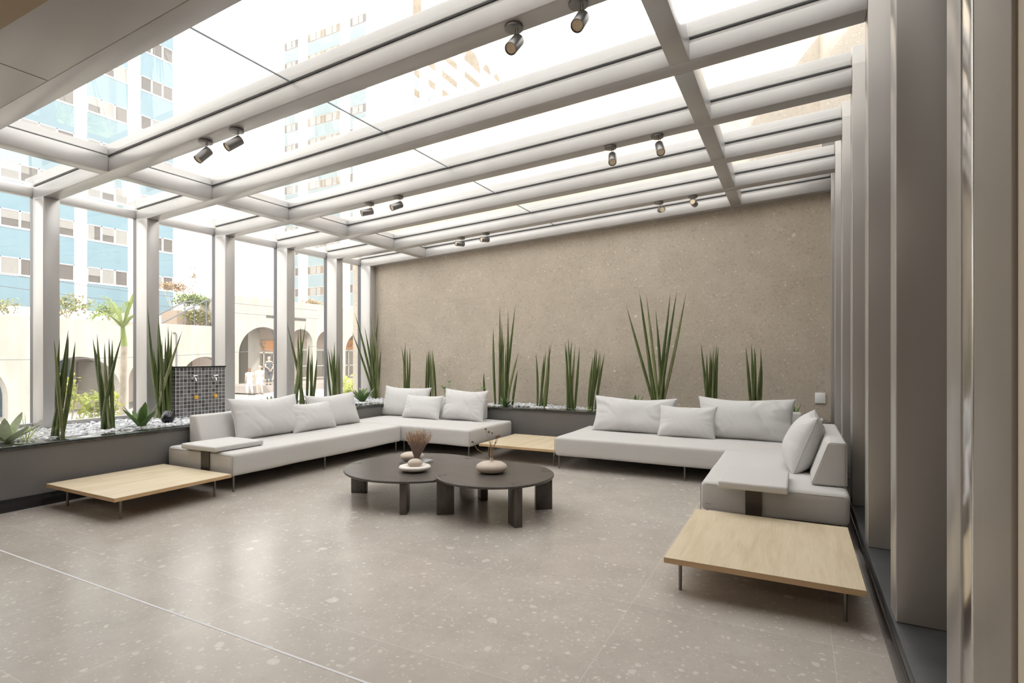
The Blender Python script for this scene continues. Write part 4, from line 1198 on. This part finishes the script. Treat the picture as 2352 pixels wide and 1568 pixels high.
# ---- white tower further back
def tower_white():
    t = thing('apartment_tower', 'white high-rise further back with pale blue panels and arched top windows', 'building', (-60, 54.6, 0))
    y = 54.6
    MB().box(-68.0, -49.4, y, 93, -1, 57.6).box(-73.0, -68.0, y, 80, -1, 50.9).build('facade', M['white_paint'], t)
    MB().box(-72.5, -68.3, y + .5, y + 3, 50.9, 52.3).build('roof_parapet', M['white_paint'], t)
    cache = {}
    cols = [(-65.3, -62.65), (-60.66, -54.65), (-52.77, -50.03)]
    for ci, (x0, x1) in enumerate(cols):
        for k in range(13):
            z = 5.3 + 2.95 * (k + 1) + (0 if True else 0)
            z = 31.85 + 2.95 * (k - 8)
            if ('p', ci) not in cache:
                o = MB().box(x0, x1, y - .05, y + .02, 0, 1.72).build('spandrel_panel', M['paleblue'], t); cache[('p', ci)] = o
            else:
                o = cache[('p', ci)].copy(); S.collection.objects.link(o)
            o.location.z = z
            if ('w', ci) not in cache:
                n = 2 if x1 - x0 < 4 else 4
                gl = MB().box(x0, x1, y - .03, y + .10, 0, 1.1).build('window', M['wintan'] if ci == 1 else M['windark'], t)
                cu = MB()
                for q in range(n):
                    a = x0 + (x1 - x0) * q / n; w_ = (x1 - x0) / n
                    cu.box(a + w_ * (.12 if q % 2 else .3), a + w_ * (.62 if q % 2 else .95), y - .06, y - .031, .03, 1.0)
                    cu.box(a - .06, a + .06, y - .09, y - .031, 0, 1.1)
                cu.build('curtain', M['curtain'], gl)
                cache[('w', ci)] = gl; o = gl
            else:
                o = copy_tree(cache[('w', ci)], t)
            o.location.z = z + 1.78
    # side face with narrow windows, lilac panels and arched tops
    x = -49.4
    for (y0, y1, top) in ((63.8, 65.3, 47), (67.3, 69.2, 49), (70.9, 75.3, 50), (77.4, 82.6, 0), (83.7, 86.3, 0), (87.6, 89.8, 0)):
        for k in range(9):
            z = 31.85 + 2.95 * (k - 1)
            if top and z > top: continue
            if not top and z > 49.5: continue
            MB().box(x - .02, x + .05, y0, y1, z, z + 1.7).build('spandrel_panel', M['lilac'], t)
            MB().box(x - .02, x + .012, y0 + .1, y1 - .1, z + 1.8, z + 2.85).build('window', M['wintan'], t)
        if not top:
            r = (y1 - y0) / 2; c = (y0 + y1) / 2; zz = 53.9 - r
            pts = [(c + r * math.cos(a), zz + r * math.sin(a)) for a in [PI * q / 16 for q in range(17)]]
            MB().prism(pts, 'x', x - .02, x + .03).build('arched_window', M['wintan'], t)
    MB().prism([(64.6 + 1.0 * math.cos(a), 53.6 + 2.2 * math.sin(a)) for a in [PI * q / 16 for q in range(17)]] + [(63.6, 50.8), (65.6, 50.8)], 'x', x - .02, x + .03).build('arched_window', M['wintan'], t)
tower_white()

# ---- terrace planting, rails
def shrub(name, label, c, r, n, m, seed, lw=.12, trunk=None, group=None, squash=1.0):
    rnd = random.Random(seed)
    t = thing(name, label, 'shrub' if name != 'tree' else 'tree', c, 0, group)
    b = MB()
    for i in range(n):
        d = Vector((rnd.gauss(0, 1), rnd.gauss(0, 1), rnd.gauss(0, 1) * squash)).normalized() * (rnd.random() ** .4)
        clump = .75 + .5 * noise.noise(Vector((d.x * 2.2 + seed, d.y * 2.2, d.z * 2.2)))
        p = Vector((c[0] + d.x * r[0] * clump, c[1] + d.y * r[1] * clump, c[2] + r[2] + d.z * r[2] * clump))
        q = p + Vector((rnd.gauss(0, 1), rnd.gauss(0, 1), rnd.gauss(-.2, .8))).normalized() * lw * 1.6
        b.leaf(p, q, lw, .05, .2, 2)
    b.build('foliage', m, t)
    st = MB(); zb = trunk if trunk is not None else c[2]
    for i in range(5):
        a = i * 1.3 + seed; e = (c[0] + math.cos(a) * r[0] * .6, c[1] + math.sin(a) * r[1] * .6, c[2] + r[2] * 1.3)
        st.tube([(c[0], c[1], zb), (c[0] + math.cos(a) * r[0] * .15, c[1] + math.sin(a) * r[1] * .15, zb + (e[2] - zb) * .45), e], [.03, .022, .008], 5)
    st.build('stems', M['bark'], t)
TG = 'shrubs on the terrace above the arcade'
shrub('shrub', 'pale airy bush on the concrete wall at the far left', (-33.9, 11.7, 3.44), (.5, 1.4, .55), 420, M['shrub_dry'], 1, .09, group=TG)
shrub('shrub', 'wide airy bush on the concrete wall between the first and second window posts', (-33.9, 14.6, 3.44), (.5, 1.7, .80), 760, M['shrub_dry'], 2, .09, group=TG)
shrub('shrub', 'denser green end of the bush above the blue shutter arch', (-34.0, 16.6, 3.44), (.5, 1.0, .62), 420, M['shrub_mid'], 3, .09, group=TG)
shrub('shrub', 'rounded green hedge high on the terrace beside the handrail', (-35.2, 22.1, 4.72), (.7, 1.55, .52), 1300, M['shrub_mid'], 4, .10, group=TG, trunk=3.42)
shrub('shrub', 'low olive bush on the terrace edge beneath the green hedge', (-34.2, 21.8, 3.46), (.5, 1.5, .66), 1300, M['shrub_dry'], 5, .09, group=TG)
shrub('shrub', 'pink flowering bush on top of the terrace beside the blue tower', (-37.0, 22.0, 5.8), (.6, 1.6, .40), 520, M['shrub_flower'], 6, .10, group=TG, trunk=3.42)
shrub('shrub', 'thin reddish shoot sticking up above the flowering bush', (-37.0, 23.3, 6.5), (.15, .30, .65), 50, M['shrub_flower'], 7, .12, group=TG, trunk=3.42)
shrub('tree', 'dark treetop showing above the concrete wall in the third window', (-36.5, 30.4, 5.9), (.9, 1.2, .60), 420, M['shrub_mid'], 8, .14, trunk=5.4)
shrub('shrub', 'reddish green planting on top of the wall in the fourth window', (-34.5, 31.5, 5.45), (.5, 1.5, .38), 420, M['shrub_flower'], 9, .10, group=TG)
MB_t = MB().box(-36.6, -34.9, 20.9, 23.1, 3.43, 4.45)
tag(MB_t.build('terrace_planter', M['terracotta']), 'terracotta-edged raised planter on the terrace under the green hedge', 'planter')
def rail(label, pts):
    t = thing('handrail', label, 'handrail', pts[0], 0, 'grey handrails of the terrace stair')
    MB().tube(pts, .045, 8).build('top_rail', M['rail'], t, smooth=True)
    for k in range(0, len(pts)):
        p = pts[k]
        MB().cyl((p[0], p[1], 3.44 if p[2] < 5.2 else p[2] - 1.0), (p[0], p[1], p[2]), .03, .03, 8).build('baluster', M['rail'], t)
rail('upper grey handrail climbing right beside the blue tower', [(-33.9, 19.0, 3.9), (-33.9, 20.8, 4.95), (-33.9, 21.4, 5.0)])
rail('lower grey handrail climbing right in front of the terrace hedge', [(-33.75, 19.3, 3.5), (-33.75, 22.1, 5.15), (-33.75, 23.0, 5.15)])
t = thing('wall_lamp_post', 'thin hooked grey pipe on the concrete wall above the mosaic wall', 'pipe', (-32.95, 19.7, 1.5))
MB().tube([(-32.95, 19.7, -.5), (-32.95, 19.7, 2.85), (-32.95, 19.62, 2.95), (-32.95, 19.5, 2.92)], .03, 6).build('pipe', M['rail'], t, smooth=True)

# cables over the street
for (ya, za, yb, zb, lab) in ((6, 5.05, 26, 4.55, 'upper dark overhead cable crossing the left windows'), (6, 4.55, 26, 4.0, 'middle dark overhead cable crossing the left windows'), (6, 1.35, 26, 2.2, 'lower dark overhead cable in front of the arches')):
    tag(MB().tube([(-28, ya + (yb - ya) * k / 12, za + (zb - za) * k / 12 - .25 * math.sin(PI * k / 12)) for k in range(13)], .013, 5).build('overhead_cable', M['cable'], None, smooth=True), lab, 'cable', 'overhead cables along the street')

# ---- palm and shrubs just outside the windows
def palm(label, c, h, seed):
    rnd = random.Random(seed)
    t = thing('palm_tree', label, 'palm', c)
    MB().tube([(c[0], c[1], c[2]), (c[0] + .02, c[1] - .05, c[2] + h * .5), (c[0], c[1], c[2] + h)], [.085, .07, .062], 14).build('trunk', M['bark'], t, smooth=True)
    MB().tube([(c[0], c[1], c[2] + h), (c[0], c[1] - .03, c[2] + h + .45)], [.07, .04], 12).build('crownshaft', M['palm'], t, smooth=True)
    top = Vector((c[0], c[1] - .03, c[2] + h + .4))
    for i in range(9):
        a = i * 2.4 + .4; el = rnd.uniform(.75, 1.45); ln = rnd.uniform(1.05, 1.5)
        d = Vector((math.cos(a) * math.cos(el), math.sin(a) * math.cos(el), math.sin(el)))
        spine = []
        for k in range(9):
            q = k / 8
            spine.append(top + d * ln * q + Vector((0, 0, -.62 * ln * q * q * (1.25 - el * .5))))
        b = MB().tube(spine, [.014] * 3 + [.008] * 6, 5)
        for k in range(1, 9):
            for s_ in range(5):
                p = spine[k - 1].lerp(spine[k], s_ / 5)
                tdir = (spine[k] - spine[k - 1]).normalized(); side = tdir.cross(Vector((0, 0, 1))).normalized()
                for sg in (-1, 1):
                    e = p + side * sg * .22 * math.sin(PI * (k / 9) ** .7) + tdir * .24 + Vector((0, 0, -.05))
                    b.leaf(p, e, .015, .08, .1, 3)
        b.build('frond', M['palm'], t)
palm('young palm with lime green fronds outside the second window', (-13.6, 6.95, -1.6), 3.35, 4)
OG = 'yellow-green shrubs outside the glass'
shrub('shrub', 'yellow-green shrub outside the glass behind the first snake plant', (-12.2, 5.15, .45), (.55, .38, .42), 300, M['shrub_lime'], 21, .085, trunk=-1.6, group=OG)
shrub('shrub', 'sparse yellow-green shrub outside the glass behind the second snake plant', (-12.6, 5.95, .10), (.5, .62, .40), 360, M['shrub_lime'], 22, .075, trunk=-1.6, group=OG)
shrub('shrub', 'small lime bush on thin stems at the far left outside the glass', (-13.2, 4.0, .62), (.35, .30, .33), 220, M['shrub_lime'], 23, .075, trunk=-1.6, group=OG)
shrub('shrub', 'bright lime shrub outside the last window by the room corner', (-12.4, 13.2, -.35), (.9, .95, .72), 1500, M['shrub_lime'], 24, .075, trunk=-1.6, group=OG)
shrub('shrub', 'low green weeds outside the glass at the left edge', (-11.0, 2.9, .10), (.3, .35, .25), 200, M['shrub_mid'], 25, .07, trunk=-1.6, group=OG)

# ------------------------------------------------------------------ people
def skinned(name, m, parent, chains, inv):
    """chains: list of [(x, y, z, r), ...]; later chains start on a vertex of an earlier one (same coordinates)"""
    vs = []; es = []; rr = []; idx = {}
    for ch in chains:
        prev = None
        for p in ch:
            key = tuple(round(q, 4) for q in p[:3])
            if key not in idx:
                idx[key] = len(vs); vs.append(p[:3]); rr.append(p[3])
            k = idx[key]
            if prev is not None and prev != k: es.append((prev, k))
            prev = k
    me = bpy.data.meshes.new(name); me.from_pydata(vs, es, [])
    o = bpy.data.objects.new(name, me); S.collection.objects.link(o); o.parent = parent
    md = o.modifiers.new('skin', 'SKIN'); md.use_smooth_shade = True
    if not me.skin_vertices: me.skin_vertices_layers = None
    for i, sv in enumerate(me.skin_vertices[0].data):
        rad = rr[i]; sv.radius = rad if isinstance(rad, tuple) else (rad, rad)
        sv.use_root = (i == 0)
    sb = o.modifiers.new('sub', 'SUBSURF'); sb.levels = 1; sb.render_levels = 2
    me.materials.append(m)
    return o

def person(label, loc, h, yaw, shirt, lower, hairm, pose, shorts=False, long_hair=False):
    t = thing('person', label, 'person', loc, yaw)
    k = h / 1.75
    def P(x, y, z, r): return (x * k, y * k, z * k, tuple(q * k for q in r) if isinstance(r, tuple) else r * k)
    # local: facing +x, y to the person's left
    st = pose.get('stride', .12)
    hipL, hipR = (0, .09, .90), (0, -.09, .90)
    knL, knR = (st * .8 + .03, .10, .50), (-st * .5 + .03, -.10, .50)
    anL, anR = (st, .10, .09), (-st * 1.5, -.10, .12)
    shL, shR = (0, .19, 1.43), (0, -.19, 1.43)
    if pose['arms'] == 'behind':
        elL, elR = (-.12, .27, 1.16), (-.12, -.27, 1.16); haL, haR = (-.20, .05, .97), (-.21, -.04, .96)
    else:
        elL, elR = (-.05, .25, 1.14), (.03, -.25, 1.14); haL, haR = (.06, .25, .90), (-.02, -.24, .88)
    def hand(ha, s):
        x, y, z = ha
        out = []
        for q, (dx, ln) in enumerate(((-.03, .075), (-.01, .085), (.012, .08), (.032, .065))):
            out.append([P(x, y, z, .022), P(x + dx, y, z - .05, .011), P(x + dx * 1.1, y + s * -.006, z - .05 - ln * .6, .009), P(x + dx * 1.1 + .008, y + s * -.012, z - .05 - ln, .008)])
        out.append([P(x, y, z, .022), P(x + .045, y, z - .03, .011), P(x + .055, y, z - .07, .009)])
        return out
    body = [
        [P(0, 0, .94, (.12, .16)), P(0, 0, 1.10, (.10, .14)), P(0, 0, 1.28, (.115, .165)), P(0, 0, 1.42, (.10, .15)), P(0, 0, 1.49, .055), P(.01, 0, 1.55, .052), P(.015, 0, 1.63, (.095, .08)), P(.012, 0, 1.70, (.09, .075))],
        [P(0, 0, 1.42, (.10, .15)), P(*shL, .055), P(*elL, .040), P(*haL, .027)],
        [P(0, 0, 1.42, (.10, .15)), P(*shR, .055), P(*elR, .040), P(*haR, .027)],
        [P(0, 0, .94, (.12, .16)), P(*hipL, .088), P(*knL, .058), P(*anL, .038), P(anL[0] + .02, anL[1], .045, .035), P(anL[0] + .15, anL[1], .03, .028)],
        [P(0, 0, .94, (.12, .16)), P(*hipR, .088), P(*knR, .058), P(*anR, .038), P(anR[0] + .02, anR[1], .055, .035), P(anR[0] + .15, anR[1], .03, .028)],
    ] + hand(haL, 1) + hand(haR, -1)
    skinned('body', M['skin'], t, body, None)
    f = 1.0
    sl = [
        [P(0, 0, .90, (.15, .19)), P(0, 0, 1.10, (.135, .175)), P(0, 0, 1.28, (.14, .19)), P(0, 0, 1.43, (.115, .165)), P(0, 0, 1.485, .07)],
        [P(0, 0, 1.43, (.115, .165)), P(*shL, .075), P((shL[0] + elL[0]) / 2, (shL[1] + elL[1]) / 2, (shL[2] + elL[2]) / 2, .068)],
        [P(0, 0, 1.43, (.115, .165)), P(*shR, .075), P((shR[0] + elR[0]) / 2, (shR[1] + elR[1]) / 2, (shR[2] + elR[2]) / 2, .068)],
    ]
    skinned('shirt', shirt, t, sl, None)
    if shorts:
        lw = [[P(0, 0, .92, (.145, .18)), P(*hipL, .11), P(knL[0], knL[1], knL[2] + .06, .10)], [P(0, 0, .92, (.145, .18)), P(*hipR, .11), P(knR[0], knR[1], knR[2] + .06, .10)]]
    else:
        lw = [[P(0, 0, .92, (.14, .175)), P(*hipL, .108), P(*knL, .082), P(anL[0], anL[1], anL[2] + .02, .062)], [P(0, 0, .92, (.14, .175)), P(*hipR, .108), P(*knR, .082), P(anR[0], anR[1], anR[2] + .02, .062)]]
    skinned('trousers' if not shorts else 'shorts', lower, t, lw, None)
    b = MB()
    b.ball((-.012 * k, 0, 1.70 * k), (.105 * k, .088 * k, .085 * k), 16, 10)
    if long_hair: b.ball((-.05 * k, 0, 1.60 * k), (.065 * k, .085 * k, .11 * k), 14, 8)
    b.build('hair', hairm, t, smooth=True, world=False, autos=85)
    fb = MB()
    fb.ball((.115 * k, 0, 1.625 * k), (.016 * k, .012 * k, .022 * k), 8, 6)
    for s_ in (-1, 1): fb.ball((.01 * k, s_ * .082 * k, 1.625 * k), (.018 * k, .010 * k, .030 * k), 8, 6)
    fb.build('nose_and_ears', M['skin'], t, smooth=True, world=False)
    for s_ in (anL, anR):
        b = MB().ball((s_[0] * k + .05 * k, s_[1] * k, .045 * k), (.13 * k, .05 * k, .047 * k), 12, 8)
        b.build('shoe', M['shoe'] if not shorts else M['shoe'], t, smooth=True, world=False)
    return t
person('person in white top and white trousers walking towards the arch, seen from behind', (-28.9, 21.6, -.75), 1.56, 2.75, M['whitecloth'], M['whitecloth'], M['hair'], {'arms': 'walk', 'stride': .20}, long_hair=True)
person('person in white shirt and shorts walking beside the other, seen from behind', (-28.45, 21.95, -.75), 1.70, 2.75, M['whitecloth'], M['whitecloth'], M['greyhair'], {'arms': 'walk', 'stride': .16}, shorts=True)
person('person in dark T-shirt and trousers standing with hands behind the back at the shop door', (-29.9, 23.75, -.30), 1.78, 2.9, M['greycloth'], M['greycloth'], M['greyhair'], {'arms': 'behind', 'stride': .02})
